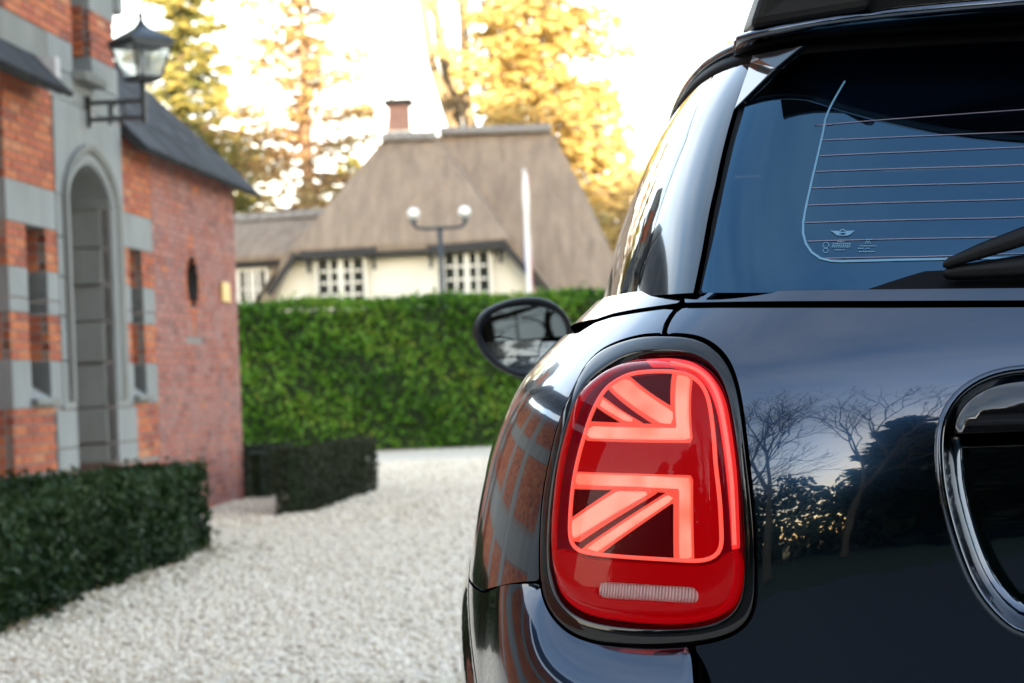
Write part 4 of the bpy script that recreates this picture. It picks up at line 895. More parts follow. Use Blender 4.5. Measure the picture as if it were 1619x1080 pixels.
for a0, a1 in ((5.54, 5.94), (3.22, 3.57)):           # sloping sills and their drip ledges
    mb = MB(); mb.add([W(a0+.002, -.2, 1.10), W(a1-.002, -.2, 1.10), W(a1-.002, .0, .97), W(a0+.002, .0, .97), W(a0+.002, -.2, .92), W(a1-.002, -.2, .92), W(a1-.002, .0, .92), W(a0+.002, .0, .92)], [(0, 1, 2, 3), (4, 5, 6, 7), (0, 1, 5, 4), (1, 2, 6, 5), (2, 3, 7, 6), (3, 0, 4, 7)])
    fixn(mb.build('window_sill', M_ston, LOD)); stone(a0-.03, a1+.03, .0045, .05, .93, .972, M_stonD, 'sill_ledge', .008)
    mb = MB(); wbox(mb, a0, a1, -.24, -.205, 1.0, 2.06); mb.build('slit_glazing', M_wood, LOD)
# doorway: surround blocks, deep jambs, pointed arch
def arch(t, a0, a1, zs, za):                           # pointed arch outline, t in 0..1 from near spring to far spring
    u = abs(2*t-1); x = (a1+a0)/2+(t-.5)*-(a1-a0); return x, zs+(za-zs)*(1-u**2.1)**.62*(1-.10*u) if u < 1 else zs
ZS, ZA = 2.30, 2.56
jz = [.50, .64, .89, 1.21, 1.50, 1.76, 2.02, ZS]
for i, (z0, z1) in enumerate(zip(jz[:-1], jz[1:])):
    lo = z1 < .95; k = .16 if lo else 0
    stone(5.04, 5.32+k-.004, -.55, .012, z0+g_, z1-g_); stone(3.56 if lo else 3.724, 4.06, -.60, .012, z0+g_, z1-g_)
    stone(4.055, 4.075+.02*(i % 2), -.52+.12*(i % 2), -.06, z0+.006, z1-.006, M_stonD, 'jamb_stone', .012)
stone(5.04, 5.32+.16, -.5, -.01, .0, .50, M_brickP, 'door_plinth'); stone(3.56, 4.06, -.5, -.01, 0, .50, M_brickP, 'door_plinth')
ts = np.linspace(0, 1, 33); inn = [arch(t, 4.06, 5.04, ZS, ZA) for t in ts]
nv = 4                                                  # voussoirs over the opening up to the eaves level
for s in range(nv):
    idx = range(s*8, s*8+9); P0 = [inn[i] for i in idx]; top = 2.93; P1 = [(x, top) for x, z in P0]
    if s == 0: P1[0] = (5.32, top); P0e = [(5.32, ZS)]
    lp = P0+P1[::-1]+([(5.32, ZS)] if s == 0 else [])
    if s == nv-1: lp = P0+[(3.724, ZS), (3.724, top)]+P1[::-1][1:]
    n = len(lp); V = [W(x, .012, z) for x, z in lp]+[W(x, -.60, z) for x, z in lp]
    fixn(obj('arch_stone', V, [tuple(range(n)), tuple(range(n, 2*n))[::-1]]+[(i, (i+1) % n, n+(i+1) % n, n+i) for i in range(n)], M_ston, LOD))
def hood(w0, w1, bb, m, nm):                            # moulding that follows the jambs and the arch
    R = []
    path = [(5.04+w0, 5.04+w1, z) for z in np.linspace(.95, ZS, 6)[:-1]]
    pin = [(5.04+w0, z) for z in np.linspace(.95, ZS, 6)[:-1]]+[arch(t, 4.06-w0, 5.04+w0, ZS, ZA+w0*.8) for t in ts]+[(4.06-w0, z) for z in np.linspace(ZS, .95, 6)[1:]]
    pou = [(5.04+w1, z) for z in np.linspace(.95, ZS, 6)[:-1]]+[arch(t, 4.06-w1, 5.04+w1, ZS, ZA+w1*.8) for t in ts]+[(4.06-w1, z) for z in np.linspace(ZS, .95, 6)[1:]]
    for (xi, zi), (xo, zo) in zip(pin, pou): R.append([W(xi, .0, zi), W(xi, bb*.6, zi), W((xi+xo)/2, bb, (zi+zo)/2), W(xo, bb, zo), W(xo, .0, zo)])
    fixn(MB().loft(R).build(nm, m, LOD, smooth=False))
hood(.015, .075, .028, M_ston, 'arch_moulding'); hood(.10, .17, .05, M_stonD, 'hood_mould')
mb = MB(); wbox(mb, 4.06, 5.04, -.62, -.56, 0, 2.6); fixn(mb.build('door', M_wood, LOD))
mb = MB(); wbox(mb, 4.06, 5.04, -.55, .02, 2.6, 2.7)
# gable above the doorway
for a0, a1, z0, z1, m in [(4.80, 5.36, 2.94, 3.13, M_ston), (4.80, 5.36, 3.136, 3.345, M_ston), (3.70, 4.36, 2.94, 3.13, M_ston), (3.70, 4.36, 3.136, 3.33, M_ston), (4.37, 4.79, 2.94, 3.12, M_ston), (3.74, 4.36, 3.66, 4.3, M_ston), (4.80, 5.9, 3.86, 4.3, M_ston), (5.37, 6.3, 2.96, 3.34, M_stonD), (4.36, 4.8, 3.9, 4.3, M_ston)]:
    stone(a0+g_, a1-g_, -.5, .0, z0, z1, m)
stone(4.33, 4.83, .002, .10, 3.10, 3.165, M_stonD, 'sill_ledge', .01)
mb = MB(); wbox(mb, 4.366, 4.794, -.5, -.22, 3.12, 3.9); fixn(mb.build('gable_niche', M_stonD, LOD))
mb = MB(); wbox(mb, 3.78, 4.36, -.5, -.008, 3.33, 3.66); wbox(mb, 4.80, 6.2, -.5, -.008, 3.345, 3.86); gw = fixn(mb.build('gable_wall', M_mortar, LOD))
BR = []; bricks(3.78, 4.36, 3.338, 3.66, M_brickO, mean=.35); bricks(4.80, 6.2, 3.352, 3.86, M_brickO, mean=.4)
for z in np.arange(3.338, 3.66, .06): BR.append((4.352, 4.372, -.21, -.055, z, z+.05, M_brickO, float(rng.uniform(.1, .8))))
mb = MB()
for q in BR: wbox(mb, *q[:6], q[7])
o = fixn(mb.build('brickwork', M_brickO, gw, rnd=True)); o['kind'] = 'stuff'
stone(3.60, 3.738, -.2, .04, 3.74, 3.93, M_ston, 'corbel', .03)
# oval window, plaque
t = np.linspace(0, 2*math.pi, 33)[:-1]; lp = [(1.655+.185*math.cos(q), 1.89+.205*math.sin(q)) for q in t]; n = 32
V = [W(x, .0015, z) for x, z in lp]+[W(1.655+(x-1.655)*.93, -.10, 1.89+(z-1.89)*.95) for x, z in lp]
fixn(obj('window_reveal', V, [(i, (i+1) % n, n+(i+1) % n, n+i) for i in range(n)]+[tuple(range(n, 2*n))], M_wood, LOD))
pq = MB(); wbox(pq, .36, .66, .003, .022, 1.765, 1.935); tag(bevel(fixn(pq.build('wall_plaque', mat('brass plate', (.72, .50, .16), .45, .3, noise=(12, (.6, .42, .16), .2)))), .004), 'small yellow plaque fixed to the pink brick wall', 'plaque')
# roofs: individual slates over boarded slopes
SL = [proto_box(M_slate, i, 4) for i in range(4)]
def slope_roof(nm, a0, a1, be, ze, run, pitch, course=.15, wd=.23):
    cs, sn = math.cos(pitch), math.sin(pitch); U = -Nw*cs+Zw*sn; Nn = Nw*sn+Zw*cs
    mb = MB(); mid = W((a0+a1)/2, be, ze)+U*run/2-Nn*.035; mb.box(mid, Dw*(a1-a0)/2, U*run/2, Nn*.025); par = fixn(mb.build(nm, M_wood, LOD))
    Mx = Matrix(((-Dw[0], U[0], Nn[0]), (-Dw[1], U[1], Nn[1]), (-Dw[2], U[2], Nn[2]))); nr = int(run/course)
    for r in range(nr):
        a = a0-(r % 2)*wd/2
        while a < a1:
            s0, s1 = max(a+.003, a0), min(a+wd-.003, a1)
            if s1-s0 > .03:
                tl = rng.uniform(-.012, .012); q = (Mx@Matrix.Rotation(rad(3.2), 3, 'X')@Matrix.Rotation(tl, 3, 'Z')).to_quaternion()
                o = bpy.data.objects.new('slate', SL[int(rng.integers(0, 4))]); COL.objects.link(o); o.parent = par; c = W((s0+s1)/2, be, ze)+U*(r*course+.14+rng.uniform(-.006, .006))+Nn*.006
                o.location = tuple(c-world_loc(par)); o.rotation_mode = 'QUATERNION'; o.rotation_quaternion = q; o.scale = (s1-s0, .30, .012)
            a += wd
    fixn(MB().bar(W(a0, be+.012, ze-.03), W(a1, be+.012, ze-.03), .035, .06, U).build('eaves_board', M_slate, par))
    return par
slope_roof('slate_roof', -.30, 3.695, .16, 2.80, 2.2, rad(44))
slope_roof('slate_roof', 5.62, 7.2, .20, 2.93, 2.6, rad(44)); slope_roof('slate_roof', 7.2, 17.0, .0, 3.02, 2.6, rad(44), .3, .5)
mb = MB()
for i in range(7):
    b0 = .10-.15*i; mb.box(W(5.60, b0-.05, 3.04+.145*i), Dw*.05, Nw*.09, Zw*.09)
fixn(mb.build('lead_flashing', M_lead, LOD))

# wall lantern
M_iron = mat('painted iron', (.012, .016, .018), .45, 0, .3, bump=(60, .3)); M_lglass = bpy.data.materials.new('frosted lantern glass'); M_lglass.use_nodes = True; _n = M_lglass.node_tree; _n.nodes.clear()
_o = _n.nodes.new('ShaderNodeOutputMaterial'); _a = _n.nodes.new('ShaderNodeBsdfTransparent'); _a.inputs[0].default_value = (.95, .97, .97, 1); _b = _n.nodes.new('ShaderNodeBsdfTranslucent'); _b.inputs[0].default_value = (.85, .88, .9, 1); _x = _n.nodes.new('ShaderNodeMixShader'); _x.inputs[0].default_value = .30
_n.links.new(_a.outputs[0], _x.inputs[1]); _n.links.new(_b.outputs[0], _x.inputs[2]); _n.links.new(_x.outputs[0], _o.inputs[0])
la = 4.55; L0 = W(la, 0, 2.92)
LAN = thing('wall_lantern', W(la, .012, 2.8), 'black iron lantern on a bracket beside the stone doorway', 'lantern')
mb = MB(); bz0, bz1 = 2.865, 2.98
Rn = Nw; Rp = Dw
arm = .41
for z in (bz0, bz1): mb.bar(W(la, .012, z), W(la, arm, z), .03, .03)
mb.bar(W(la, .02, bz0-.05), W(la, .02, bz1+.05), .05, .02); mb.tube([W(la, arm, 2.83), W(la, arm, 3.11)], .02, 12)
mb.tube([W(la, .17, bz0-.04), W(la, .17, bz1)], .012, 8); mb.tube([W(la, .235+.05*math.cos(q), (bz0+bz1)/2+.05*math.sin(q)) for q in np.linspace(0, 2*math.pi, 20)[:-1]], .008, 6, closed=True)
fixn(mb.build('bracket', M_iron, LAN))
def sq(z, h, rot=.0): return [W(la, arm, z)+Nw*h*math.cos(rot+q)*1.414+Dw*h*math.sin(rot+q)*1.414 for q in (math.pi/4, 3*math.pi/4, 5*math.pi/4, 7*math.pi/4)]
RT = rad(45)
mb = MB(); mb.loft([sq(3.105, .07, RT), sq(3.12, .095, RT), sq(3.14, .10, RT)]); fixn(mb.build('tray', M_iron, LAN))
lo, hi = sq(3.14, .095, RT), sq(3.36, .152, RT); mb = MB()
for p, q in zip(lo, hi): mb.bar(p, q, .017, .017, Nw+Dw*.3)
for i in range(4): mb.bar(hi[i], hi[(i+1) % 4], .02, .03)
fixn(mb.build('frame', M_iron, LAN))
for i in range(4):
    j = (i+1) % 4; p = [np.array(v) for v in (lo[i], lo[j], hi[j], hi[i])]; c = sum(p)/4; ax = W(la, arm, c[2]); p = [v+(ax-c)*.03 for v in p]
    pn = np.cross(p[1]-p[0], p[3]-p[0]); pn /= np.linalg.norm(pn)
    fixn(obj('glass_pane', [v for v in p]+[v+pn*.003 for v in p], [(0, 1, 2, 3), (7, 6, 5, 4), (0, 1, 5, 4), (1, 2, 6, 5), (2, 3, 7, 6), (3, 0, 4, 7)], M_lglass, LAN))
mb = MB(); mb.loft([sq(3.36, .158, RT), sq(3.372, .170, RT), sq(3.385, .168, RT), sq(3.42, .130, RT), sq(3.455, .075, RT), sq(3.48, .04, RT), sq(3.51, .02, RT), sq(3.535, .012, RT)]); fixn(mb.build('roof_cap', M_iron, LAN))
mb = MB(); mb.tube([W(la, arm, z) for z in (3.53, 3.55, 3.565, 3.58, 3.595, 3.62, 3.65)], [.010, .020, .022, .012, .009, .006, .002], 10); fixn(mb.build('finial', M_iron, LAN, smooth=True))
mb = MB(); mb.tube([W(la, arm, z) for z in (3.14, 3.22, 3.24, 3.31, 3.34)], [.022, .022, .034, .03, .012], 12); fixn(mb.build('lamp_bulb', mat('frosted bulb', (.55, .57, .58), .4), LAN, smooth=True))

# =================================================================== thatched house behind the hedge
M_thatch = mat('thatch', (.43, .335, .25), .95, noise=(1.8, (.26, .20, .155), .22, (3.2, .6, .6)), bump=(30, 1., .08))
M_ridge = mat('ridge tiles', (.24, .23, .22), .8, noise=(5, (.22, .21, .2), .2)); M_cream = mat('cream render', (.80, .79, .72), .85, noise=(1.5, (.74, .71, .6), .2), bump=(40, .2))
M_timber = mat('black timber', (.012, .014, .018), .6); M_wpaint = mat('white window paint', (.78, .77, .70), .5); M_pane = mat('dark pane', (.012, .02, .018), .3, spec=.15)
M_chim = mat('chimney brick', (.36, .21, .17), .9, noise=(6, (.28, .16, .13), .2))
HX = atD(640, 400, 43)
HOU = thing('thatched_house', (HX[0], HX[1]+3, 0), 'cream cottage with steep thatched roof, chimney and white lattice windows', 'house')
D1, D2, D3 = 42.0, 44.2, 46.5
def q3(x, y, D): return atD(x, y, D)
def grid_face(P00, P10, P11, P01, nu, nv, amp, seed):
    rr = np.random.default_rng(seed); V = []
    nn = np.cross(P10-P00, P01-P00); nn /= np.linalg.norm(nn)
    for j in range(nv+1):
        for i in range(nu+1):
            u, v = i/nu, j/nv; p = (P00*(1-u)+P10*u)*(1-v)+(P01*(1-u)+P11*u)*v; e = 0 if i in (0, nu) or j in (0, nv) else amp
            V.append(p+nn*rr.normal(0, 1)*e+nn*.10*math.sin(math.pi*v)*math.sin(math.pi*u))
    F = [(j*(nu+1)+i, j*(nu+1)+i+1, (j+1)*(nu+1)+i+1, (j+1)*(nu+1)+i) for j in range(nv) for i in range(nu)]; return V, F
back = np.array([0, 1., 0]); dn = np.array([0, 0, 1.])
# wing: half-hipped front, two side slopes; main roof behind; low annex to the left
eL, eR = q3(456, 398, D1), q3(808, 381, D1); tL, tR = q3(603, 224, D2), q3(690, 221, D2)
gL, gR = q3(405, 470, D1), q3(884, 474, D1)
far = back*9
tm = MB()
def face(a, b, c, d, nu=24, nv=18, seed=1, amp=.018): V, F = grid_face(a, b, c, d, nu, nv, amp, seed); tm.add(V, F)
face(eL, eR, tR, tL, 34, 22, 1)
lL, lR = gL+back*.0-dn*1.2+np.array([-.9, 0, 0]), gR-dn*1.2+np.array([.9, 0, 0])
face(lL+far, lL, eL, eL+far, 20, 8, 2); face(eL+far, eL, tL, tL+far*.8, 20, 18, 3); face(eR, eR+far, tR+far*.8, tR, 20, 18, 4); face(lR, lR+far, eR+far, eR, 20, 8, 5)
face(tL, tR, tR+far*.8, tL+far*.8, 6, 10, 6)
mL, mR = q3(660, 216, D3), q3(872, 209, D3); bL, bR = q3(700, 500, D1+.8), q3(1010, 500, D1+.8)
face(bL, bR, mR, mL, 34, 30, 7, .02); rb = mR+back*7; face(bR, bR+back*8, mR+back*.6, mR, 10, 26, 8)
face(mL, mR, mR+back*4-dn*3.6, mL+back*4-dn*3.6, 20, 12, 12)
aL, aR = q3(300, 413, D1+1.6), q3(470, 405, D1+1.6); cL, cR = q3(300, 358, D3+.5), q3(520, 342, D3+.5); face(aL, aR, cR, cL, 20, 10, 9); face(cL, cR, cR+back*4-dn*2, cL+back*4-dn*2, 10, 6, 13)
th = fixn(tm.build('thatch_roof', M_thatch, HOU, smooth=True))
# thick cut edges of the thatch
ed = MB()
for a, b, t in ((eL, eR, .15), (eL, gL-dn*.6, .14), (eR, gR-dn*.6, .14), (aL, aR, .12)):
    a, b = np.array(a), np.array(b); ed.bar(a-dn*.0+back*.16, b-dn*.0+back*.16, .3, t)
fixn(ed.build('thatch_edge', M_thatch, HOU))
# ridge tiles one by one
def ridge(a, b, n, par, w=.2):
    a, b = np.array(a), np.array(b); d = (b-a)/n
    for i in range(n):
        m = MB(); c = a+d*(i+.5)+dn*.05; R = []
        for e in (-.5, .5): R.append([c+d*e*.93+back*w*math.cos(q)+dn*(.14+.02*e)*math.sin(q) for q in np.linspace(-.3, math.pi+.3, 7)])
        fixn(m.loft(R, cap=True).build('ridge_tile', M_ridge, par))
ridge(mL+np.array([.5, 0, 0]), mR, 16, th); ridge(tL, tR, 5, th, .16); ridge(cL, cR, 12, th, .16)
# walls and timber
wm = MB(); up = np.array([0, 0, 0.])
gw_ = [gL-dn*2.6, gR-dn*2.6, gR, eR-dn*.1, eL-dn*.1, gL]; V = [p+back*.35 for p in gw_]+[p+back*.6 for p in gw_]
wm.add(V, [tuple(range(6)), tuple(range(6, 12))[::-1]]+[(i, (i+1) % 6, 6+(i+1) % 6, 6+i) for i in range(6)]); fixn(wm.build('wall', M_cream, HOU))
wm = MB(); wm.add([p+back*.4 for p in (aL-dn*3.2, aR-dn*3.2, aR-dn*.1, aL-dn*.1)]+[p+back*.6 for p in (aL-dn*3.2, aR-dn*3.2, aR-dn*.1, aL-dn*.1)], [(0, 1, 2, 3), (7, 6, 5, 4), (0, 1, 5, 4), (1, 2, 6, 5), (2, 3, 7, 6), (3, 0, 4, 7)]); fixn(wm.build('annex_wall', M_cream, HOU))
def plank(p, q, w, h, D): fixn(MB().bar(q3(*p, D), q3(*q, D), .08, h).build('timber', M_timber, HOU))
DT = D1+.02
plank((474, 404), (596, 396.5), 0, .16, DT); plank((676, 395), (800, 385), 0, .17, DT); plank((595, 402), (678, 396.5), 0, .07, DT+.05)
plank((468, 401), (424, 466), 0, .12, DT); plank((797, 387), (866, 468), 0, .13, DT); plank((330, 419.5), (440, 413.5), 0, .16, D1+1.75)
for x, y in ((487, 405), (590, 399), (680, 397), (790, 389)): fixn(MB().bar(q3(x, y, DT), q3(x+2, y+26, DT+.1), .06, .06, (1, 0, 0)).build('timber_brace', M_timber, HOU))
def window(x0, y0, x1, y1, D, cols, rows, slope):
    ax, bx = q3(x0, y0, D), q3(x1, y0+slope, D); ux = bx-ax; w = np.linalg.norm(ux); ux /= w; h = (q3(x0, y0, D)-q3(x0, y1, D))[2]; nn = np.cross(dn, ux); nn /= np.linalg.norm(nn); nn = nn if nn[1] < 0 else -nn
    f = MB(); P = lambda u, v, o=0: ax+ux*u-dn*v+nn*o
    def strip(u0, u1, v0, v1, o): f.box(P((u0+u1)/2, (v0+v1)/2, o), ux*(u1-u0)/2, dn*(v1-v0)/2, nn*.03)
    b = .07; strip(0, w, 0, b, .05); strip(0, b, b, h, .05); strip(w-b, w, b, h, .05); strip(b, w-b, h-b, h, .05)
    cw = (w-2*b)/cols; rh = (h-2*b)/rows
    for i in range(1, cols): m = .055 if i % 2 == 0 else .028; strip(b+i*cw-m, b+i*cw+m, b, h-b, .045)
    for j in range(1, rows):
        for i in range(cols): strip(b+i*cw+.05, b+(i+1)*cw-.05, b+j*rh-.024, b+j*rh+.024, .04)
    win = fixn(f.build('window', M_wpaint, HOU))
    for i in range(cols):
        for j in range(rows): fixn(MB().box(P(b+(i+.5)*cw, b+(j+.5)*rh, .012), ux*cw/2*.98, dn*rh/2*.98, nn*.006).build('pane', M_pane, win))
window(497, 406, 579, 492, D1+.28, 4, 4, -3.2); window(697, 396, 777, 490, D1+.28, 4, 4, -3.1); window(374, 424, 424, 492, D1+1.9, 4, 2, -2)
ch = MB(); cb = q3(633, 232, D2+1.2); ch.box(cb+dn*.35, np.array([.215, 0, 0]), back*.215, dn*.55); fixn(ch.build('chimney', M_chim, HOU))
ch = MB(); ch.box(cb+dn*.1, np.array([.27, 0, 0]), back*.27, dn*.22); fixn(ch.build('chimney_base', M_cream, HOU)); ch = MB(); ch.box(cb+dn*.95, np.array([.30, 0, 0]), back*.30, dn*.05); fixn(ch.build('chimney_cap', M_timber, HOU))

# lamp post with two globes, flag on its pole (both behind the hedge)
DL = 36.0; base = atD(699, 460, DL); LP = thing('lamp_post', (base[0], base[1], 0), 'dark lamp post with two white globes behind the laurel hedge', 'lamp post')
top = atD(696, 358, DL); pl = np.array([base[0], base[1], 0.]); tp = np.array([base[0], base[1], top[2]])
ux = atD(735, 352, DL)-atD(657, 352, DL); ux[2] = 0; ux = ux/np.linalg.norm(ux)
M_post = mat('post paint', (.035, .045, .055), .5); M_globe = mat('globe glass', (.82, .83, .82), .25)
mb = MB(); mb.tube([pl, pl+dn*.8, pl+dn*.85, tp], [.09, .08, .05, .042], 14); fixn(mb.build('post', M_post, LP, smooth=True))
for s_, xx in ((-1, 657), (1, 735)):
    m = MB(); r = .44; m.tube([tp-dn*.03, tp+ux*s_*r*.5-dn*.03, tp+ux*s_*(r-.05)-dn*.01, tp+ux*s_*r+dn*.06, tp+ux*s_*r+dn*.16], [.032, .03, .03, .045, .055], 10); fixn(m.build('arm', M_post, LP, smooth=True))
    R = [[tp+ux*s_*r+dn*(.235+.105*math.sin(v))+np.array([math.cos(t), math.sin(t), 0])*.105*math.cos(v) for t in np.linspace(0, 2*math.pi, 20)[:-1]] for v in np.linspace(-1.5, 1.5, 12)]
    fixn(MB().loft(R).build('globe', M_globe, LP, smooth=True))
DF = 38.0; fb = atD(836, 470, DF); ft = atD(831, 272, DF)
FL = thing('flagpole', (fb[0], fb[1], 0), 'white flagpole with a furled white flag hanging against the thatch', 'flagpole')
p0 = np.array([fb[0], fb[1], 0]); p1 = np.array([fb[0], fb[1], ft[2]]); mb = MB(); mb.tube([p0, p1], [.05, .022], 12); mb.tube([p1, p1+dn*.06], [.05, .02], 10); fixn(mb.build('pole', mat('white pole', (.8, .8, .8), .4), FL, smooth=True))
R = []
for j, z in enumerate(np.linspace(p1[2]-.03, p1[2]-2.3, 24)):
    r = .045+.010*math.sin(j*.5)+.012*j/24
    R.append([np.array([p0[0]+.02+r*(1+.25*math.cos(3*t+j*.3))*math.cos(t), p0[1]-.02+r*(1+.25*math.cos(3*t+j*.3))*math.sin(t), z]) for t in np.linspace(0, 2*math.pi, 25)[:-1]])
fm = [mat('flag white', (.82, .82, .82), .8), mat('flag red', (.45, .10, .10), .8), mat('flag blue', (.10, .14, .42), .8)]
V = [p for r in R for p in r]; n = 24; F = [(i*n+k, i*n+(k+1) % n, (i+1)*n+(k+1) % n, (i+1)*n+k) for i in range(23) for k in range(n)]; mi = [(1 if k in (22, 23) else 2 if k in (11, 12) else 0) for i in range(23) for k in range(n)]
obj('flag', V, F, fm, FL, smooth=True, mi=mi)

# =================================================================== trees
M_bark = mat('bark', (.10, .075, .055), .95, noise=(5, (.16, .12, .08), .2, (1, 1, .2)), bump=(20, .8, .03)); M_barkP = mat('pale bark', (.24, .19, .12), .9, noise=(5, (.15, .12, .08), .2, (1, 1, .3)), bump=(20, .6, .03))
M_barkL = mat('larch bark', (.20, .12, .075), .95, noise=(5, (.14, .09, .06), .2, (1, 1, .3)))
M_golden = leafmat('golden needles', [(.38, .28, .10), (.52, .39, .15), (.62, .48, .20), (.54, .46, .22)], .45)  # needle colour paled to stand in for glare haze
M_spruce = leafmat('spruce needles', [(.09, .13, .055), (.17, .18, .06), (.27, .25, .08), (.40, .34, .11)], .4)  # dark end raised: glare over the shaded boughs is put into the colour
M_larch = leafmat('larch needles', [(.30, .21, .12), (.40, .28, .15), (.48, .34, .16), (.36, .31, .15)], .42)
M_dark = leafmat('dark pine needles', [(.008, .014, .007), (.014, .022, .010), (.02, .03, .014)], .15)
def conifer(name, label, base, H, Rm, nb, npb, size, cols, bark, seed, cb=.06, droop=-.12, shape=.8, group=None, clump=.5, trunk=.22, lean=(0, 0), cat='tree'):
    r = np.random.default_rng(seed); e = thing(name, base, label, cat, group); b = np.array(base, float); ln = np.array([*lean, 0.])
    ax = lambda z: b+np.array([0, 0, z])+ln*(z/H)**1.5
    mb = MB(); zs = np.linspace(0, H, 9); mb.tube([ax(z)+np.array([r.normal(0, .03), r.normal(0, .03), 0]) for z in zs], [trunk*(1-z/H)**.9+.015 for z in zs], 9); fixn(mb.build('trunk', bark, e, smooth=True))
    lm = MB(); C = []; Dn = []; Rr = []
    for i in range(nb):
        t = (i+r.random())/nb; z = H*(cb+(1-cb)*t**.92); Lb = Rm*((1-t)**shape*.93+.07)*r.uniform(.5, 1.18); az = i*2.399+r.normal(0, .4); o = np.array([math.cos(az), math.sin(az), 0]); el = .30*t+droop+r.normal(0, .08)
        st = ax(z); sag = r.uniform(.05, .2)
        pt = lambda u: st+o*Lb*u+dn*(Lb*u*el-sag*Lb*u*u+.10*Lb*u**4)
        lm.tube([pt(0), pt(.5), pt(1)], [trunk*.28*(1-t)+.012, trunk*.15*(1-t)+.008, .004], 4, cap=False)
        n = max(3, int(npb*(Lb/Rm)**.8)); u = np.clip(r.uniform(.14, 1.05, n), 0, 1.05); pb = np.array([pt(v) for v in u]); sd = np.cross(o, dn)
        w = Lb*.22*(1.15-u)*clump*2; pb = pb+sd*(r.normal(0, 1, n)*w)[:, None]+dn*(r.normal(0, .06, n)*Lb-np.abs(r.normal(0, .05, n))*Lb)[:, None]
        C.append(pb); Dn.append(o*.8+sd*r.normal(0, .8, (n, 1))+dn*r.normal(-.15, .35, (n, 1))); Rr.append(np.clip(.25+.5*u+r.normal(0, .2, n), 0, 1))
    fixn(lm.build('limb', bark, e)); C, Dn, Rr = np.vstack(C), np.vstack(Dn), np.concatenate(Rr); m = len(C)
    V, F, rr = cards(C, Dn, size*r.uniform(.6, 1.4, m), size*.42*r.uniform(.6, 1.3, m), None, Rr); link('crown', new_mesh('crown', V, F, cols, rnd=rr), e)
    return e
def bare(name, label, base, H, seed, bark, spread=.55, trunk=.2, depth=6, up=.35, forks=None, group=None):
    r = np.random.default_rng(seed); e = thing(name, base, label, 'tree', group); tk = MB(); tw = MB(); b = np.array(base, float)
    def grow(p, d, l, rad_, k):
        n = 4; P = [p]; q = d
        for _ in range(n): q = q+r.normal(0, .07, 3)+dn*.03; q = q/np.linalg.norm(q); P.append(P[-1]+q*l/n)
        (tk if k >= depth-1 else tw).tube(P, np.linspace(rad_, rad_*.68, n+1), 7 if k >= depth-1 else 4 if k > 1 else 3, cap=False)
        if k == 0: return
        m = 2 if r.random() < .55 else 3
        for i in range(m):
            o = r.normal(0, 1, 3); o -= q*(o@q); o /= np.linalg.norm(o); nd = q+o*spread*r.uniform(.6, 1.3)+dn*up*.35; nd /= np.linalg.norm(nd); grow(P[-1] if i else P[-1], nd, l*r.uniform(.66, .88), rad_*.62, k-1)
        if k < depth and r.random() < .9:
            o = r.normal(0, 1, 3); nd = q*.5+o/np.linalg.norm(o)*.8; nd /= np.linalg.norm(nd); grow(P[2], nd, l*.6, rad_*.4, max(0, k-2))
    if forks:
        for d, l, rd in forks: d = np.array(d, float); grow(b, d/np.linalg.norm(d), l, rd, depth)
    else: grow(b, np.array([r.normal(0, .05), r.normal(0, .05), 1.]), H*.28, trunk, depth)
    fixn(tk.build('trunk', bark, e, smooth=True)); tw.build('crown', bark, e); return e
def tb(px, D): p = atD(px, 600, D); return (p[0], p[1], -.02)
TG = None
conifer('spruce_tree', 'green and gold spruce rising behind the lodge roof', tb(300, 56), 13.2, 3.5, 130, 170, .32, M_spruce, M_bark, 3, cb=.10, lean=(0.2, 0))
conifer('spruce_tree', 'dark lower spruce filling the gap beside the larch', tb(395, 62), 9.0, 3.2, 80, 130, .32, M_spruce, M_bark, 4, cb=.08)
conifer('larch_tree', 'tall thin larch with long brown side branches left of the chimney', tb(497, 54), 13.5, 3.3, 95, 150, .27, M_larch, M_barkL, 8, cb=.12, droop=-.02, shape=.62, clump=.35, trunk=.26)
conifer('spruce_tree', 'small spruce just left of the thatched roof slope', tb(565, 64), 8.2, 3.0, 70, 80, .4, M_spruce, M_bark, 14, cb=.08)
p = atD(752, 600, 58); bare('bare_tree', 'big bare tree with forked pale stems behind the ridge', (p[0], p[1], -.02), 14, 21, M_barkP, .42, .3, 4, .5, forks=[((-.10, 0, 1), 7.2, .26), ((.06, .02, 1), 6.6, .24), ((.01, .1, 1), 6.5, .16)])
p = atD(658, 600, 56); bare('bare_tree', 'slender bare sapling rising beside the chimney', (p[0], p[1], -.02), 11, 23, M_barkP, .35, .10, 3, .6, forks=[((-.06, 0, 1), 7.0, .085)])
conifer('golden_cypress', 'broad golden conifer glowing in sunlight above the thatch', tb(872, 57), 14.2, 4.0, 150, 190, .33, M_golden, M_bark, 5, cb=.10, shape=.55, clump=.55, trunk=.3)
conifer('golden_cypress', 'second golden conifer partly behind the right end of the ridge', tb(965, 60), 9.6, 3.0, 80, 130, .32, M_golden, M_bark, 6, cb=.08, shape=.7)
conifer('golden_cypress', 'slim golden conifer squeezed between bare stems and broad conifer', tb(812, 62), 13.0, 1.9, 70, 90, .32, M_golden, M_bark, 16, cb=.08, shape=.6)
p = tb(1035, 54); bare('bare_tree', 'small bare shrubby tree beside the car roof', p, 8, 33, M_barkP, .6, .10, 5, .3)
conifer('golden_cypress', 'golden conifer hidden behind the parked car', tb(1300, 60), 12, 3.2, 70, 60, .45, M_golden, M_bark, 17, cb=.08, shape=.7)
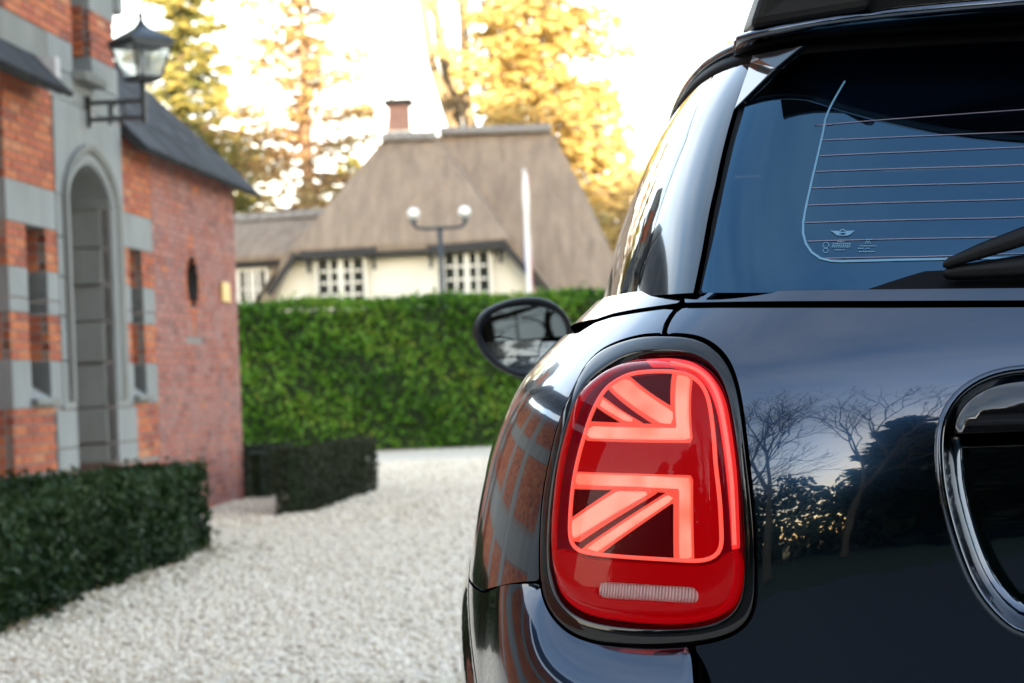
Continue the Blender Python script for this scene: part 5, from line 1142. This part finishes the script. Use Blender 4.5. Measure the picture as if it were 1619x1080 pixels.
# trees across the road, behind the photographer: they shade the yard and show in the paint
def dup(e, loc, sc, rz, label):
    c = e.copy(); COL.objects.link(c); c.location = loc; c.scale = (sc,)*3; c.rotation_euler = (0, 0, rz); c['label'] = label
    for ch in list(e.children): k = ch.copy(); COL.objects.link(k); k.parent = c
    return c
def origin_tree(e):                                   # make children vertex data relative to the trunk base
    return e
E0 = conifer('pine_tree', 'dense dark pine added out of view to shade the house', (3.6, -19, 0), 15.5, 3.9, 120, 130, .75, M_dark, M_bark, 41, cb=.04, shape=.6, clump=.8, trunk=.3, group='pines across the road')
rr = np.random.default_rng(77)
spots = [(-26, -24), (-20.5, -22), (8.5, -20), (13, -22), (18, -20), (24, -23), (30, -21), (0, -25), (5.5, -26), (10.5, -27), (-31, -22), (36, -24), (-17.5, -29), (15.5, -28), (21.5, -29), (7.5, -32), (12.5, -33), (17.5, -34), (3, -31), (9.5, -23.5), (14.8, -24.5), (6.2, -22.6), (8.2, -25.2), (11.6, -25), (4.4, -24), (10.4, -30), (13.8, -30.5)]  # belt thickened with added pines on the sun's path to shade the house
for i, (x, y) in enumerate(spots): dup(E0, (x+rr.normal(0, .5), y, 0), rr.uniform(.98, 1.2)*(1.14 if 2 < x < 18 else 1), rr.uniform(0, 6.28), 'dense dark pine added out of view to shade the house')
for i in range(12): dup(E0, (-2+i*2.1+rr.normal(0, .3), -37-1.5*(i % 2), 0), rr.uniform(1.22, 1.36), rr.uniform(0, 6.28), 'dense dark pine added out of view to shade the house')  # unseen back row added to keep low sun off the house
bare('bare_tree', 'bare winter tree across the road', (-5.0, -12.0, 0), 12, 51, M_bark, .5, .2, 7, .4, group='bare trees across the road'); bare('bare_tree', 'bare winter tree across the road', (-8.2, -14, 0), 12, 52, M_bark, .5, .2, 7, .4, group='bare trees across the road'); bare('bare_tree', 'bare winter tree across the road', (-2.4, -14.5, 0), 11, 53, M_bark, .5, .17, 7, .4, group='bare trees across the road')
u = rng.uniform(-45, 45, 26000); z = 6.2*rng.random(26000)**1.1; y = -17.5-rng.uniform(0, 5, 26000)-.5*np.sin(u); mz = (5.2+1.1*np.sin(u*.7)+.8*np.sin(u*1.9+1)); ok = z < mz  # unseen undergrowth added to close the shade below the pines
P = np.c_[u, y, z][ok]; n = len(P); V, F, r = cards(P, rng.normal(size=(n, 3)), rng.uniform(.35, .8, n), rng.uniform(.25, .5, n), None, rng.random(n))
tag(link('thicket', new_mesh('thicket', V, F, M_dark, rnd=r)), 'dense dark thicket added out of view to shade the yard', 'thicket', kind='stuff')
print('tris', sum(len(o.data.polygons) for o in COL.objects if o.type == 'MESH'))
